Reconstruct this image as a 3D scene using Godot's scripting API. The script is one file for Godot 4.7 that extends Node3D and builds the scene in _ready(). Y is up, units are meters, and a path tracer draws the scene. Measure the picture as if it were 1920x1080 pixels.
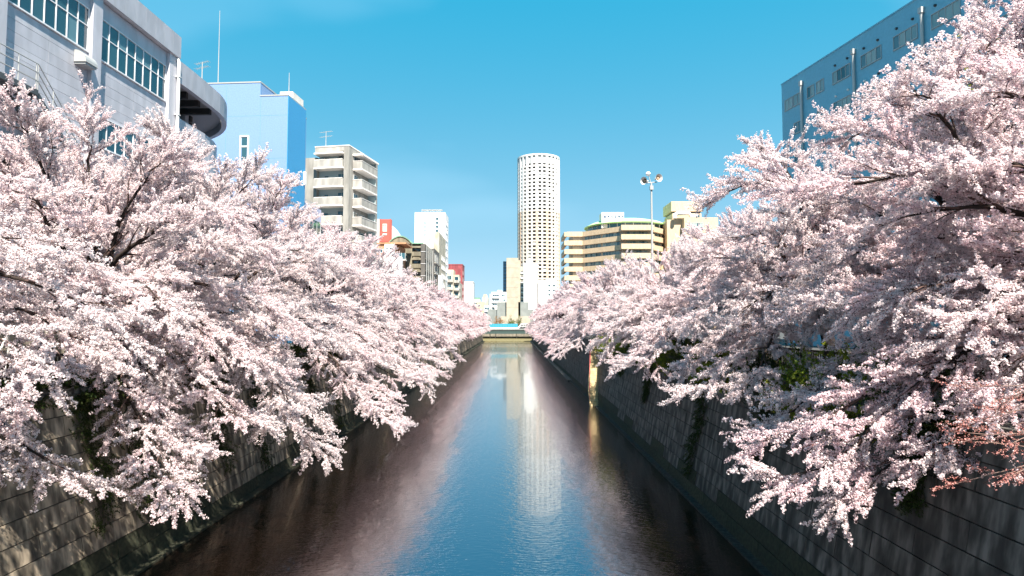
extends Node3D
# x to the right, y up (0 = the canal's water), -z away from the camera; metres.

const BANK := 5.7
var M := {}
var names := {}
var rng := RandomNumberGenerator.new()


class MB:
	var v := PackedVector3Array()
	var n := PackedVector3Array()
	var c := PackedColorArray()
	var u := PackedVector2Array()
	var ix := PackedInt32Array()
	var col := Color.WHITE
	var T := Transform3D()

	func quad(a: Vector3, b: Vector3, cc: Vector3, d: Vector3, out: Vector3) -> void:
		a = T * a; b = T * b; cc = T * cc; d = T * d
		out = T.basis * out
		var nn := (cc - a).cross(b - a).normalized()
		if nn.dot(out) < 0.0:
			var t := b
			b = d
			d = t
			nn = -nn
		var s := v.size()
		v.append(a); v.append(b); v.append(cc); v.append(d)
		for i in 4:
			n.append(nn); c.append(col)
		u.append(Vector2(0, 0)); u.append(Vector2(0, 1)); u.append(Vector2(1, 1)); u.append(Vector2(1, 0))
		ix.append(s); ix.append(s + 1); ix.append(s + 2)
		ix.append(s); ix.append(s + 2); ix.append(s + 3)

	func tri(a: Vector3, b: Vector3, cc: Vector3, nn: Vector3) -> void:
		var s := v.size()
		if (cc - a).cross(b - a).dot(nn) < 0.0:
			var t := b
			b = cc
			cc = t
		v.append(T * a); v.append(T * b); v.append(T * cc)
		for i in 3:
			n.append((T.basis * nn).normalized()); c.append(col); u.append(Vector2.ZERO)
		ix.append(s); ix.append(s + 1); ix.append(s + 2)

	func box(x0: float, x1: float, y0: float, y1: float, z0: float, z1: float) -> MB:
		var p: Array[Vector3] = []
		for i in 8:
			p.append(Vector3(x1 if i & 1 else x0, y1 if i & 2 else y0, z1 if i & 4 else z0))
		quad(p[0], p[1], p[3], p[2], Vector3(0, 0, -1))
		quad(p[4], p[5], p[7], p[6], Vector3(0, 0, 1))
		quad(p[0], p[4], p[6], p[2], Vector3(-1, 0, 0))
		quad(p[1], p[5], p[7], p[3], Vector3(1, 0, 0))
		quad(p[0], p[1], p[5], p[4], Vector3(0, -1, 0))
		quad(p[2], p[3], p[7], p[6], Vector3(0, 1, 0))
		return self

	# a bar of rectangular section between two points
	func bar(a: Vector3, b: Vector3, w: float, h: float) -> MB:
		var k := T
		var z := (b - a).normalized()
		var up := Vector3.UP if absf(z.y) < 0.95 else Vector3.RIGHT
		var x := up.cross(z).normalized()
		T = k * Transform3D(Basis(x, z.cross(x), z), a)
		box(-w / 2, w / 2, -h / 2, h / 2, 0, a.distance_to(b))
		T = k
		return self

	func tube(pts: PackedVector3Array, r0: float, r1: float, sides: int, caps := true) -> MB:
		var m := pts.size()
		var s := v.size()
		var x := Vector3.ZERO
		for i in m:
			var t := (pts[mini(i + 1, m - 1)] - pts[maxi(i - 1, 0)]).normalized()
			if i == 0:
				x = t.cross(Vector3.UP if absf(t.y) < 0.9 else Vector3.RIGHT).normalized()
			else:
				x = (x - t * x.dot(t)).normalized()
			var y := t.cross(x)
			var r := lerpf(r0, r1, float(i) / (m - 1))
			for k in sides:
				var a := TAU * k / sides
				var o := x * cos(a) + y * sin(a)
				v.append(T * (pts[i] + o * r)); n.append(T.basis * o); c.append(col); u.append(Vector2(float(k) / sides, i))
		for i in m - 1:
			for k in sides:
				var a := s + i * sides + k
				var b := s + i * sides + (k + 1) % sides
				ix.append(a); ix.append(b + sides); ix.append(b)
				ix.append(a); ix.append(a + sides); ix.append(b + sides)
		if caps and sides > 4:
			for e: int in [0, m - 1]:
				var nn := (pts[0] - pts[1] if e == 0 else pts[m - 1] - pts[m - 2]).normalized()
				for k in range(1, sides - 1):
					var keep := T
					var q := s + e * sides
					T = Transform3D()
					tri(v[q], v[q + k], v[q + k + 1], keep.basis * nn)
					T = keep
		return self

	# a solid of revolution about +y: profile of (radius, height)
	func lathe(prof: PackedVector2Array, seg: int) -> MB:
		for i in prof.size() - 1:
			for k in seg:
				var a := TAU * k / seg
				var b := TAU * (k + 1) / seg
				var p := prof[i]
				var q := prof[i + 1]
				var d := (q - p).normalized()
				var s := v.size()
				for w in [[p, a], [p, b], [q, b], [q, a]]:
					v.append(T * Vector3(w[0].x * cos(w[1]), w[0].y, w[0].x * sin(w[1])))
					n.append(T.basis * Vector3(d.y * cos(w[1]), -d.x, d.y * sin(w[1])))
					c.append(col); u.append(Vector2.ZERO)
				ix.append(s); ix.append(s + 1); ix.append(s + 2)
				ix.append(s); ix.append(s + 2); ix.append(s + 3)
		return self

	# a plan outline (x, z), convex enough to fan, raised from y0 to y1
	func prism(plan: PackedVector2Array, y0: float, y1: float) -> MB:
		var mid := Vector2.ZERO
		for p in plan:
			mid += p / plan.size()
		var m := plan.size()
		for i in m:
			var p := plan[i]
			var q := plan[(i + 1) % m]
			var o := (q - p).orthogonal()
			if o.dot((p + q) / 2 - mid) < 0:
				o = -o
			quad(Vector3(p.x, y0, p.y), Vector3(q.x, y0, q.y), Vector3(q.x, y1, q.y), Vector3(p.x, y1, p.y), Vector3(o.x, 0, o.y))
		var idx := Geometry2D.triangulate_polygon(plan)
		for i in range(0, idx.size(), 3):
			for y in [y0, y1]:
				var w: Array[Vector3] = []
				for k in 3:
					w.append(Vector3(plan[idx[i + k]].x, y, plan[idx[i + k]].y))
				tri(w[0], w[1], w[2], Vector3(0, 1 if y == y1 else -1, 0))
		return self

	func mesh() -> ArrayMesh:
		var a := []
		a.resize(Mesh.ARRAY_MAX)
		a[Mesh.ARRAY_VERTEX] = v
		a[Mesh.ARRAY_NORMAL] = n
		a[Mesh.ARRAY_COLOR] = c
		a[Mesh.ARRAY_TEX_UV] = u
		a[Mesh.ARRAY_INDEX] = ix
		var am := ArrayMesh.new()
		am.add_surface_from_arrays(Mesh.PRIMITIVE_TRIANGLES, a)
		return am


# ---------------------------------------------------------------- objects
func numbered(called: String) -> String:
	var k: int = names.get(called, -1) + 1
	names[called] = k
	return called if k == 0 else "%s_%03d" % [called, k]


func tag(o: Node3D, label: String, category: String, group := "") -> Node3D:
	o.set_meta("label", label)
	o.set_meta("category", category)
	if group:
		o.set_meta("group", group)
	return o


func thing(called: String, label: String, category: String, at := Vector3.ZERO, turn := 0.0, group := "") -> Node3D:
	var o := Node3D.new()
	o.name = numbered(called)
	add_child(o)
	o.position = at
	o.rotation.y = turn
	return tag(o, label, category, group)


func inst(called: String, mesh: Mesh, m: Material, parent: Node3D, t := Transform3D()) -> MeshInstance3D:
	var o := MeshInstance3D.new()
	var key := "%d/%s" % [parent.get_instance_id(), called]
	var k: int = names.get(key, -1) + 1
	names[key] = k
	o.name = called if k == 0 else "%s_%03d" % [called, k]
	o.mesh = mesh
	o.material_override = m
	o.transform = t
	o.cast_shadow = GeometryInstance3D.SHADOW_CASTING_SETTING_ON
	parent.add_child(o, true)
	return o


func part(called: String, b: MB, m: Material, parent: Node3D, stuff := false) -> MeshInstance3D:
	var o := inst(called, b.mesh(), m, parent)
	if stuff:
		o.set_meta("kind", "stuff")
	return o


func struct(called: String, b: MB, m: Material) -> MeshInstance3D:
	var o := part(called, b, m, self)
	o.set_meta("kind", "structure")
	return o


func bx(called: String, m: Material, parent: Node3D, x0: float, x1: float, y0: float, y1: float, z0: float, z1: float, T := Transform3D()) -> MeshInstance3D:
	var b := MB.new()
	b.T = T
	return part(called, b.box(x0, x1, y0, y1, z0, z1), m, parent)


# a window in a wall whose outer face is local z = z (through T); frame proud of the wall, panes set back in the frame
func window(parent: Node3D, x0: float, x1: float, y0: float, y1: float, z: float, cols: int, rows: Array, fm: Material, panes: Array, T := Transform3D(), fw := 0.06, called := "window") -> MeshInstance3D:
	var f := MB.new()
	f.T = T
	f.box(x0 - fw, x0, y0, y1, z - 0.03, z + 0.07)
	f.box(x1, x1 + fw, y0, y1, z - 0.03, z + 0.07)
	f.box(x0 - fw - .02, x1 + fw + .02, y0 - fw - .02, y0, z - 0.03, z + 0.11)
	f.box(x0 - fw, x1 + fw, y1, y1 + fw, z - 0.03, z + 0.08)
	var w := (x1 - x0) / cols
	for k in range(1, cols):
		f.box(x0 + w * k - fw / 2, x0 + w * k + fw / 2, y0, y1, z - 0.03, z + 0.06)
	var ys := [y0] + rows + [y1]
	for r in rows:
		f.box(x0, x1, r - fw / 2, r + fw / 2, z - 0.03, z + 0.055)
	var o := part(called, f, fm, parent)
	for k in cols:
		for j in ys.size() - 1:
			var p := MB.new()
			p.T = T
			p.box(x0 + w * k + fw * .5, x0 + w * (k + 1) - fw * .5, ys[j] + fw * .4, ys[j + 1] - fw * .4, z + 0.004, z + 0.025)
			part("pane", p, panes[rng.randi() % panes.size()], o)
	return o


# ---------------------------------------------------------------- materials
func noise_tex(freq: float, lo: Color, hi: Color, seed_: int, size := 512, octaves := 4, type := FastNoiseLite.TYPE_SIMPLEX_SMOOTH) -> NoiseTexture2D:
	var f := FastNoiseLite.new()
	f.seed = seed_
	f.noise_type = type
	f.frequency = freq
	f.fractal_octaves = octaves
	var t := NoiseTexture2D.new()
	t.width = size
	t.height = size
	t.seamless = true
	t.noise = f
	var g := Gradient.new()
	g.set_color(0, lo)
	g.set_color(1, hi)
	g.set_offset(0, 0.25)
	g.set_offset(1, 0.75)
	t.color_ramp = g
	return t


func mat(called: String, r: float, g: float, b: float, rough := 0.8, tex: Texture2D = null, scale := Vector3.ONE, spec := 0.5) -> StandardMaterial3D:
	var m := StandardMaterial3D.new()
	m.resource_name = called
	m.albedo_color = Color(r, g, b).linear_to_srgb()
	m.roughness = rough
	m.metallic_specular = spec
	if tex:
		m.albedo_texture = tex
		m.uv1_triplanar = true
		m.uv1_world_triplanar = true
		m.uv1_scale = scale
	M[called] = m
	return m


func gray(a: float) -> Color:
	return Color(a, a, a)


func make_materials() -> void:
	var grime := noise_tex(0.012, gray(0.82), gray(1.0), 3)
	var panel := noise_tex(0.02, gray(0.93), gray(1.0), 5)
	var streak := noise_tex(0.02, gray(0.38), gray(1.0), 8, 1024, 5)
	var blotch := noise_tex(0.01, Color(.62, .66, .6), Color(1, 1, .98), 12, 1024, 5)
	var S := Vector3(.11, .035, .11)
	mat("asphalt", .06, .06, .06, .9, grime, Vector3(.1, .1, .1))
	mat("paving", .30, .29, .27, .9, grime, Vector3(.2, .2, .2))
	for k in 4:
		var t: float = [.9, 1.0, 1.12, .78][k]
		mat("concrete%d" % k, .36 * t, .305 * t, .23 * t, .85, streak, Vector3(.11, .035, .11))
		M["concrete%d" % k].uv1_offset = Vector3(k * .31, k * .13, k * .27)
		mat("concrete_shady%d" % k, .125 * t, .116 * t, .108 * t, .85, streak, Vector3(.11, .035, .11))  # the wall concrete with the right wall's shade put into its colour
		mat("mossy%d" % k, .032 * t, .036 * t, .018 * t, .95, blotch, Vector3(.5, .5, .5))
	mat("joint", .03, .03, .028, .95)
	mat("ledge_dark", .035, .036, .03, .9, streak, Vector3(.2, .2, .2))
	mat("ledge", .14, .14, .13, .9, streak, Vector3(.2, .2, .2))
	mat("grey_panel", .47, .48, .54, .55, panel, S)
	mat("grey_panel2", .50, .51, .57, .55, panel, S)
	mat("fascia", .41, .425, .48, .55, panel, S)
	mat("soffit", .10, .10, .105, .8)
	mat("soffit_light", .30, .30, .31, .8)
	mat("beam", .05, .05, .05, .8)
	mat("beige_base", .52, .47, .38, .8, grime, S)
	mat("white_paint", .80, .80, .79, .45)
	mat("galvanised", .33, .345, .35, .4)
	mat("steel_dark", .06, .065, .07, .5)
	mat("frame_white", .74, .76, .80, .45)
	mat("frame_grey", .40, .43, .44, .5)
	for k in 3:
		mat("glass%d" % k, [.012, .018, .03][k], [.05, .065, .085][k], [.075, .09, .11][k], .06, null, Vector3.ONE, .8)
		mat("curtain%d" % k, [.22, .30, .10][k], [.31, .37, .20][k], [.32, .36, .24][k], .25, null, Vector3.ONE, .6)
	mat("blue_tile", .175, .285, .50, .5, noise_tex(.06, gray(.93), gray(1), 31), Vector3(.2, .2, .2))
	mat("deep_blue_and_shade", .05, .30, .58, .5, noise_tex(.06, gray(.93), gray(1), 31), Vector3(.2, .2, .2))  # deep blue for joints and fins, and for the blue block's painted side shade
	mat("lavender", .48, .50, .66, .6, panel, S)
	mat("stucco", .31, .305, .285, .8, grime, S)
	mat("stucco_light", .40, .39, .365, .8, grime, S)
	mat("recess_blue", .33, .42, .44, .8)
	mat("slab_edge", .72, .69, .66, .7)
	mat("white_wall", .78, .78, .78, .7, panel, S)
	mat("white_warm", .74, .71, .66, .7, panel, S)
	mat("offwhite_grey", .50, .53, .54, .7, panel, S)
	mat("orange_wall", .50, .24, .13, .8, grime, S)
	mat("red_paint", .42, .085, .065, .6)
	mat("olive_wall", .205, .185, .135, .8, grime, S)
	mat("olive_dark", .105, .10, .095, .8, grime, S)
	mat("copper_green", .17, .34, .25, .6, grime, S)
	mat("red_tile", .28, .055, .065, .7, grime, S)
	mat("cream_wall", .50, .46, .37, .8, grime, S)
	mat("peach", .70, .45, .28, .8, panel, S)
	mat("beige_slab", .38, .34, .275, .8, panel, Vector3(.03, .03, .03))
	mat("wing_grey", .20, .225, .225, .8, panel, Vector3(.03, .03, .03))
	mat("tower_white", .72, .72, .71, .6)
	mat("tower_cream", .60, .55, .485, .6)
	mat("tower_orange", .52, .39, .29, .6)
	mat("tower_glass", .035, .035, .04, .4, null, Vector3.ONE, .3)
	mat("hospital", .56, .43, .29, .75, panel, S)
	mat("hospital_wall", .45, .415, .35, .75, panel, S)
	mat("roof_green", .36, .58, .26, .6)
	mat("sign_white", .76, .72, .66, .6)
	mat("letter_blue", .06, .12, .26, .6)
	mat("blue_facade", .185, .45, .58, .6, noise_tex(.05, gray(.955), gray(1), 37), Vector3(.12, .12, .12))
	mat("pipe", .46, .46, .45, .4)
	mat("vent_dark", .04, .045, .05, .5)
	mat("horn", .50, .50, .50, .5)
	mat("horn_inside", .36, .26, .18, .7)
	mat("teal", .035, .26, .36, .5)
	mat("girder", .03, .06, .06, .6)
	mat("car_white", .78, .79, .80, .25)
	mat("car_glass", .02, .025, .03, .08)
	mat("tyre", .02, .02, .02, .8)
	mat("embankment", .24, .22, .18, .9, grime, Vector3(.1, .1, .1))
	mat("dry_grass", .20, .17, .09, .95, blotch, Vector3(.3, .3, .3))
	mat("stair_stone", .56, .45, .26, .85, grime, Vector3(.3, .3, .3))
	mat("handrail_red", .36, .07, .07, .5)
	mat("fence_brown", .045, .032, .025, .8)
	mat("bark", .038, .024, .020, .95, noise_tex(.05, gray(.45), gray(1), 21), Vector3(1.2, 3., 1.2))
	mat("twig", .070, .040, .034, .9)
	mat("twig_pale", .20, .13, .11, .9)
	mat("bark_green", .05, .04, .03, .95)
	for k in 2:
		var m := mat(["petals", "leaves"][k], 1, 1, 1, [.7, .55][k], null, Vector3.ONE, .3)
		m.vertex_color_use_as_albedo = true
		m.cull_mode = BaseMaterial3D.CULL_DISABLED
		m.backlight_enabled = true
		m.backlight = gray([.95, .6][k])
	# the canal: a clear dark sheet ruffled by small ripples that run across it
	var f := FastNoiseLite.new()
	f.seed = 77
	f.frequency = .021
	f.fractal_octaves = 4
	f.fractal_gain = .55
	var wn := NoiseTexture2D.new()
	wn.width = 1024
	wn.height = 1024
	wn.seamless = true
	wn.as_normal_map = true
	wn.bump_strength = 6.0
	wn.noise = f
	var w := mat("water", 1, 1, 1, .035, null, Vector3.ONE, 1.0)
	w.metallic = .982
	w.vertex_color_use_as_albedo = true
	w.normal_enabled = true
	w.normal_texture = wn
	w.normal_scale = .25
	w.clearcoat_enabled = true
	w.clearcoat = .35
	w.clearcoat_roughness = .035


# ---------------------------------------------------------------- blossom and leaf sprays
# a flowering twig about 0.6 m long along +z: clusters of five-petalled flowers on a thin stem
func blossom_spray(seed_: int, clusters: int, flowers: int, length: float, big: float, rosy: float) -> ArrayMesh:
	var r := RandomNumberGenerator.new()
	r.seed = seed_
	var b := MB.new()
	var pts := PackedVector3Array()
	var bend := Vector3(r.randf_range(-.12, .12), r.randf_range(-.14, .02), 0)
	for i in 5:
		var t := i / 4.0
		pts.append(Vector3(bend.x * t * t, bend.y * t * t, length * t))
	b.col = Color(.075, .035, .03)
	b.tube(pts, .007, .003, 3, false)
	for k in clusters:
		var t := (k + r.randf_range(.1, .9)) / clusters
		var a := r.randf() * TAU
		var c := Vector3(bend.x * t * t, bend.y * t * t, length * t) + Vector3(cos(a), sin(a), r.randf_range(-.4, .4)) * r.randf_range(.014, .072)
		var tone := r.randf_range(.92, 1.0)
		# stalks and bracts in the middle of the cluster
		var kb := r.randf_range(.75, 1.3)
		b.col = Color(.34, .15, .12)
		for s in 1 + k % 2:
			var q := Vector3(r.randfn(), r.randfn(), r.randfn()).normalized()
			b.tri(c - q * .02, c + q.cross(Vector3.UP) * .018, c + q * .022, q)
		for fl in maxi(1, flowers + r.randi() % 4 - 2):
			var d := Vector3(r.randfn(), r.randfn(), r.randfn()).normalized()
			var o := c + d * r.randf_range(.022, .038) * big * kb
			var x := d.cross(Vector3(.3, .8, .5)).normalized()
			var y := d.cross(x)
			var rad := r.randf_range(.0165, .0215) * big * (.6 + .4 * kb)
			var off := r.randf() * TAU
			var pink := r.randf() * rosy
			var edge := Color(.99, .966 - .13 * pink, .98 - .10 * pink) * tone
			for p in 5:
				var a0 := off + TAU * p / 5
				var m := x * cos(a0) + y * sin(a0)
				var l := x * cos(a0 - .52) + y * sin(a0 - .52)
				var g := x * cos(a0 + .52) + y * sin(a0 + .52)
				var s := b.v.size()
				b.v.append(o - d * rad * .25)
				b.v.append(o + l * rad * .85 + d * rad * .12)
				b.v.append(o + m * rad * 1.15 + d * rad * .3)
				b.v.append(o + g * rad * .85 + d * rad * .12)
				b.n.append(d); b.n.append((d * 1.4 + l).normalized()); b.n.append((d * 1.4 + m).normalized()); b.n.append((d * 1.4 + g).normalized())
				b.c.append(Color(.96, .85, .88)); b.c.append(edge); b.c.append(edge); b.c.append(edge)
				for q in 4:
					b.u.append(Vector2.ZERO)
				b.ix.append(s); b.ix.append(s + 2); b.ix.append(s + 1)
				b.ix.append(s); b.ix.append(s + 3); b.ix.append(s + 2)
	return b.mesh()


# a leafy twig along +z
func leaf_spray(seed_: int, leaves: int, length: float, size: float, lo: Color, hi: Color, stem: Color) -> ArrayMesh:
	var r := RandomNumberGenerator.new()
	r.seed = seed_
	var b := MB.new()
	b.col = stem
	b.tube(PackedVector3Array([Vector3.ZERO, Vector3(.02, .03, length * .5), Vector3(.0, .02, length)]), .006, .003, 3, false)
	for k in leaves:
		var t := (k + r.randf()) / leaves
		var o := Vector3(.02 * sin(t * 3), .02, length * t)
		var a := r.randf() * TAU
		var d := Vector3(cos(a), sin(a), r.randf_range(.1, .9)).normalized()
		var nn := (Vector3(r.randfn(), r.randfn() + .8, r.randfn())).normalized()
		var sd := d.cross(nn).normalized()
		nn = sd.cross(d)
		var L := size * r.randf_range(.7, 1.2)
		b.col = lo.lerp(hi, r.randf())
		var e := o + d * L
		var mid := o + d * L * .5
		b.tri(o, mid + sd * L * .3 - nn * L * .06, e, (nn + sd * .3).normalized())
		b.tri(o, mid - sd * L * .3 - nn * L * .06, e, (nn - sd * .3).normalized())
	return b.mesh()


func scatter(called: String, mesh: Mesh, m: Material, where: Array, tint: PackedColorArray, parent: Node3D) -> MultiMeshInstance3D:
	var mm := MultiMesh.new()
	mm.transform_format = MultiMesh.TRANSFORM_3D
	mm.use_colors = true
	mm.mesh = mesh
	mm.instance_count = where.size()
	for i in where.size():
		mm.set_instance_transform(i, where[i])
		mm.set_instance_color(i, tint[i])
	var o := MultiMeshInstance3D.new()
	o.name = called
	o.multimesh = mm
	o.material_override = m
	o.set_meta("kind", "stuff")
	parent.add_child(o, true)
	return o


func aimed(dir: Vector3, at: Vector3, s: float, roll: float) -> Transform3D:
	var x := dir.cross(Vector3(.13, .97, .2)).normalized()
	var b := Basis(x, dir.cross(x), dir).rotated(dir, roll)
	return Transform3D(b.scaled(Vector3(s, s, s)), at)


# ---------------------------------------------------------------- cherry trees
# base at the trunk's foot; canal = +1 when the water lies towards +x; ends are extra boughs' tips in the world
class CherryTree:
	var where: Array = []
	var tint := PackedColorArray()
	var twigs := MB.new()
	var limbs: Array[MB] = []
	var r := RandomNumberGenerator.new()
	var size := 1.0      # of a spray
	var gap := 1.0       # between twigs
	var more := .8
	var hue := 0.0
	var blush := .6

	func bezier(a: Vector3, b: Vector3, c: Vector3, d: Vector3, t: float) -> Vector3:
		var s := 1.0 - t
		return a * s * s * s + b * 3.0 * s * s * t + c * 3.0 * s * t * t + d * t * t * t

	func spray(p: Vector3, d: Vector3, s: float) -> void:
		var x := d.cross(Vector3(.13, .97, .2)).normalized()
		var k := size * s * r.randf_range(.8, 1.15)
		where.append(Transform3D(Basis(x, d.cross(x), d).rotated(d, r.randf() * TAU).scaled(Vector3(k, k, k)), p))
		var w := r.randf_range(.94, 1.0)
		var p2 := clampf(.5 + .5 * hue + r.randf_range(-.3, .3), 0, 1) * blush
		tint.append(Color(w, w * (1.0 - .10 * p2), w * (1.0 - .07 * p2)))

	# a shoot that wanders from p along d; returns its points
	func shoot(p: Vector3, d: Vector3, length: float, steps: int, sag: float) -> PackedVector3Array:
		var out := PackedVector3Array([p])
		for i in steps:
			d = (d + Vector3(r.randfn() * .13, r.randfn() * .11 - sag, r.randfn() * .13)).normalized()
			p += d * length / steps
			out.append(p)
		return out

	func bough(a: Vector3, e: Vector3, lift: float, sag: float, thick: float) -> void:
		var flat := Vector3(e.x - a.x, 0, e.z - a.z)
		var L := a.distance_to(e)
		var out := flat.normalized() if flat.length() > .2 else Vector3(.01, 0, 0)
		var c1 := a + out * flat.length() * .25 + Vector3.UP * L * .32
		var c2 := e - out * flat.length() * .33 + Vector3.UP * lift
		var pts := PackedVector3Array()
		var m := 12
		for i in m + 1:
			var t := float(i) / m
			var w := Vector3(r.randfn(), r.randfn(), r.randfn()) * .085 * minf(1.0, t * 4.0) * L / 8.0
			pts.append(bezier(a, c1, c2, e, t) + w)
		var limb := MB.new()
		limb.tube(pts, thick, .012, 7)
		limbs.append(limb)
		var sgn := 1.0
		var n := int(L / (.40 * gap))
		for k in n:
			var t := lerpf(.26, 1.0, (k + r.randf() * .8) / n)
			var f := t * m
			var i := mini(int(f), m - 1)
			var p := pts[i].lerp(pts[i + 1], f - i)
			var tan := (pts[i + 1] - pts[i]).normalized()
			var side := tan.cross(Vector3.UP).normalized()
			sgn = -sgn
			var d := (tan + side * sgn * r.randf_range(.3, .95) + Vector3.UP * r.randf_range(-.2, .32)).normalized()
			hue = r.randf_range(-1.0, 1.0)
			var l := (2.1 * (1.0 - t) + .65) * r.randf_range(.65, 1.15) * minf(1.0, L / 6.0 + .2)
			second(p, d, l, sag, lerpf(thick, .012, t))
		second(pts[m], (pts[m] - pts[m - 1]).normalized(), .7, sag, .012)

	func second(p: Vector3, d: Vector3, l: float, sag: float, parent_r: float) -> void:
		var q := shoot(p, d, l, 5, sag)
		twigs.tube(q, minf(.016 + .012 * l, parent_r * .75), .006, 4, false)
		var n := int(l / (.22 * gap)) + 1
		var s := 1.0 if r.randf() < .5 else -1.0
		for k in n:
			var t := (k + r.randf()) / n
			if t < .2:
				continue
			var f := t * 5.0
			var i := mini(int(f), 4)
			var tan := (q[i + 1] - q[i]).normalized()
			var side := tan.cross(Vector3(.1, 1, .1)).normalized()
			s = -s
			var dd := (tan + side * s * r.randf_range(.25, .85) + Vector3.UP * r.randf_range(-.15, .38)).normalized()
			third(q[i].lerp(q[i + 1], f - i), dd, r.randf_range(.35, .75), sag)
		third(q[5], (q[5] - q[4]).normalized(), .35, sag)

	func third(p: Vector3, d: Vector3, l: float, sag: float) -> void:
		var q := shoot(p, d, l, 2, sag)
		twigs.tube(q, .006, .004, 3, false)
		spray(q[0].lerp(q[1], .25), (q[1] - q[0]).normalized(), r.randf_range(.75, 1.05))
		spray(q[1], (q[2] - q[1]).normalized(), r.randf_range(.8, 1.15))
		if r.randf() < more:
			var w := Vector3(r.randfn(), r.randfn() + .3, r.randfn()).normalized()
			spray(q[0].lerp(q[2], r.randf()), ((q[2] - q[0]).normalized() + w * .7).normalized(), r.randf_range(.6, .95))


func cherry(called: String, label: String, group: String, foot: Vector3, canal: float, H: float, R: float, seed_: int, size: float, gap: float, ends: Array, petals: Mesh, low := 0.0, generic := true, blush := .6) -> Node3D:
	var home := thing(called, label, "cherry tree", foot, 0.0, group)
	var t := CherryTree.new()
	t.r.seed = seed_
	t.size = size
	t.gap = gap
	t.blush = blush
	var r := t.r
	var top := Vector3(canal * r.randf_range(.3, .9), r.randf_range(2.0, 2.6), r.randf_range(-.3, .3))
	var trunk := MB.new()
	trunk.tube(PackedVector3Array([Vector3(0, -.1, 0), Vector3(canal * .1, .35, 0), Vector3(canal * .2, 1.2, .05), top]), .34, .22, 10)
	part("trunk", trunk, M.bark, home)
	for k in 6 if generic else 0:
		var a := TAU * (k + r.randf() * .6) / 6
		t.bough(top, Vector3(cos(a) * R * .43, H * r.randf_range(.8, 1.0), sin(a) * R * .43), -.6, .0, .11)
	if generic:
		t.bough(top, Vector3(r.randf_range(-.6, .6), H * 1.02, r.randf_range(-.6, .6)), -.5, .0, .11)
	for k in 8 if generic else 0:
		var a := TAU * (k + r.randf() * .6) / 8
		t.bough(top, Vector3(cos(a) * R * r.randf_range(.82, 1.0), H * r.randf_range(.42, .72), sin(a) * R * r.randf_range(.82, 1.0)), .5, .05, .12)
	for k in 6 if generic else 0:
		var a := (k - 2.5) / 6.0 * 2.5 + r.randf_range(-.15, .15)
		var q := R * r.randf_range(.9, 1.15)
		t.bough(top, Vector3(canal * cos(a) * q, H * lerpf(-.06, .34, r.randf() * (1.0 - low) + low), sin(a) * q), 1.0, .05, .12)
	for e in ends:
		var w: Vector3 = e - foot
		t.bough(top, w, 1.0 if w.y < 2.5 else .6, .03 if w.y < 2.5 else .02, .13)
	for l in t.limbs:
		part("limb", l, M.bark, home)
	part("twigs", t.twigs, M.twig, home, true)
	scatter("blossom", petals, M.petals, t.where, t.tint, home)
	return home


func bush(called: String, label: String, group: String, at: Vector3, rad: Vector3, count: int, seed_: int, mesh: Mesh, spread := 1.0) -> Node3D:
	var o := thing(called, label, "shrub", at, 0.0, group)
	var r := RandomNumberGenerator.new()
	r.seed = seed_
	var stems := MB.new()
	var where := []
	var tint := PackedColorArray()
	for k in 6:
		var d := Vector3(r.randfn() * .5, 1, r.randfn() * .5).normalized()
		stems.tube(PackedVector3Array([Vector3(0, -.05, 0), d * rad.y * .5, d * rad.y * .9 + Vector3(r.randfn(), 0, r.randfn()) * rad.x * .25]), .025, .008, 4)
	part("stem", stems, M.bark_green, o)
	for k in count:
		var d := Vector3(r.randfn(), r.randfn(), r.randfn()).normalized()
		var q := pow(r.randf(), .4)
		var lump := 1.0 + .22 * sin(d.x * 5.0 + seed_) * cos(d.z * 6.0 + seed_ * 1.7) + .12 * sin(d.y * 9.0)
		var p := Vector3(d.x * rad.x, d.y * rad.y * .55 + rad.y * .5, d.z * rad.z) * q * lump
		where.append(aimed((d + Vector3(r.randfn(), r.randfn() + .3, r.randfn()) * .5).normalized(), p, r.randf_range(.8, 1.3) * spread, r.randf() * TAU))
		var w := r.randf_range(.7, 1.1)
		tint.append(Color(w * r.randf_range(.85, 1.15), w, w))
	scatter("foliage", mesh, M.leaves, where, tint, o)
	return o


# leaves hanging down the face of a canal wall: s = -1 left wall, +1 right wall
func ivy(label: String, group: String, s: float, d: float, y0: float, y1: float, width: float, count: int, seed_: int, mesh: Mesh) -> Node3D:
	var o := thing("hanging_ivy", label, "ivy", Vector3(wall_x(s, y1) - s * .05, y1, -d), 0.0, group)
	var r := RandomNumberGenerator.new()
	r.seed = seed_
	var where := []
	var tint := PackedColorArray()
	var stem := MB.new()
	for k in 4:
		var pts := PackedVector3Array()
		var z := r.randfn() * width * .3
		var yb := lerpf(y1, y0, r.randf_range(.6, 1.0))
		for i in 7:
			var y := lerpf(y1 + .1, yb, i / 6.0)
			pts.append(Vector3(wall_x(s, y) - s * .035, y, -d + z + r.randfn() * .05) - o.position)
		stem.tube(pts, .014, .006, 4)
	part("vine", stem, M.bark_green, o)
	for k in count:
		var t := pow(r.randf(), 1.15)
		var y := lerpf(y1 + .12, y0, t)
		var p := Vector3(wall_x(s, y) - s * r.randf_range(.03, .16), y, -d + r.randfn() * width * .35 * (1.15 - .6 * t) + .25 * sin(y * 2.0 + seed_))
		where.append(aimed(Vector3(-s * .5 + r.randfn() * .4, -.7 + r.randfn() * .4, r.randfn() * .6).normalized(), p - o.position, r.randf_range(.6, 1.0), r.randf() * TAU))
		var w := r.randf_range(.55, 1.0)
		tint.append(Color(w, w, w))
	scatter("foliage", mesh, M.leaves, where, tint, o)
	return o


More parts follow.
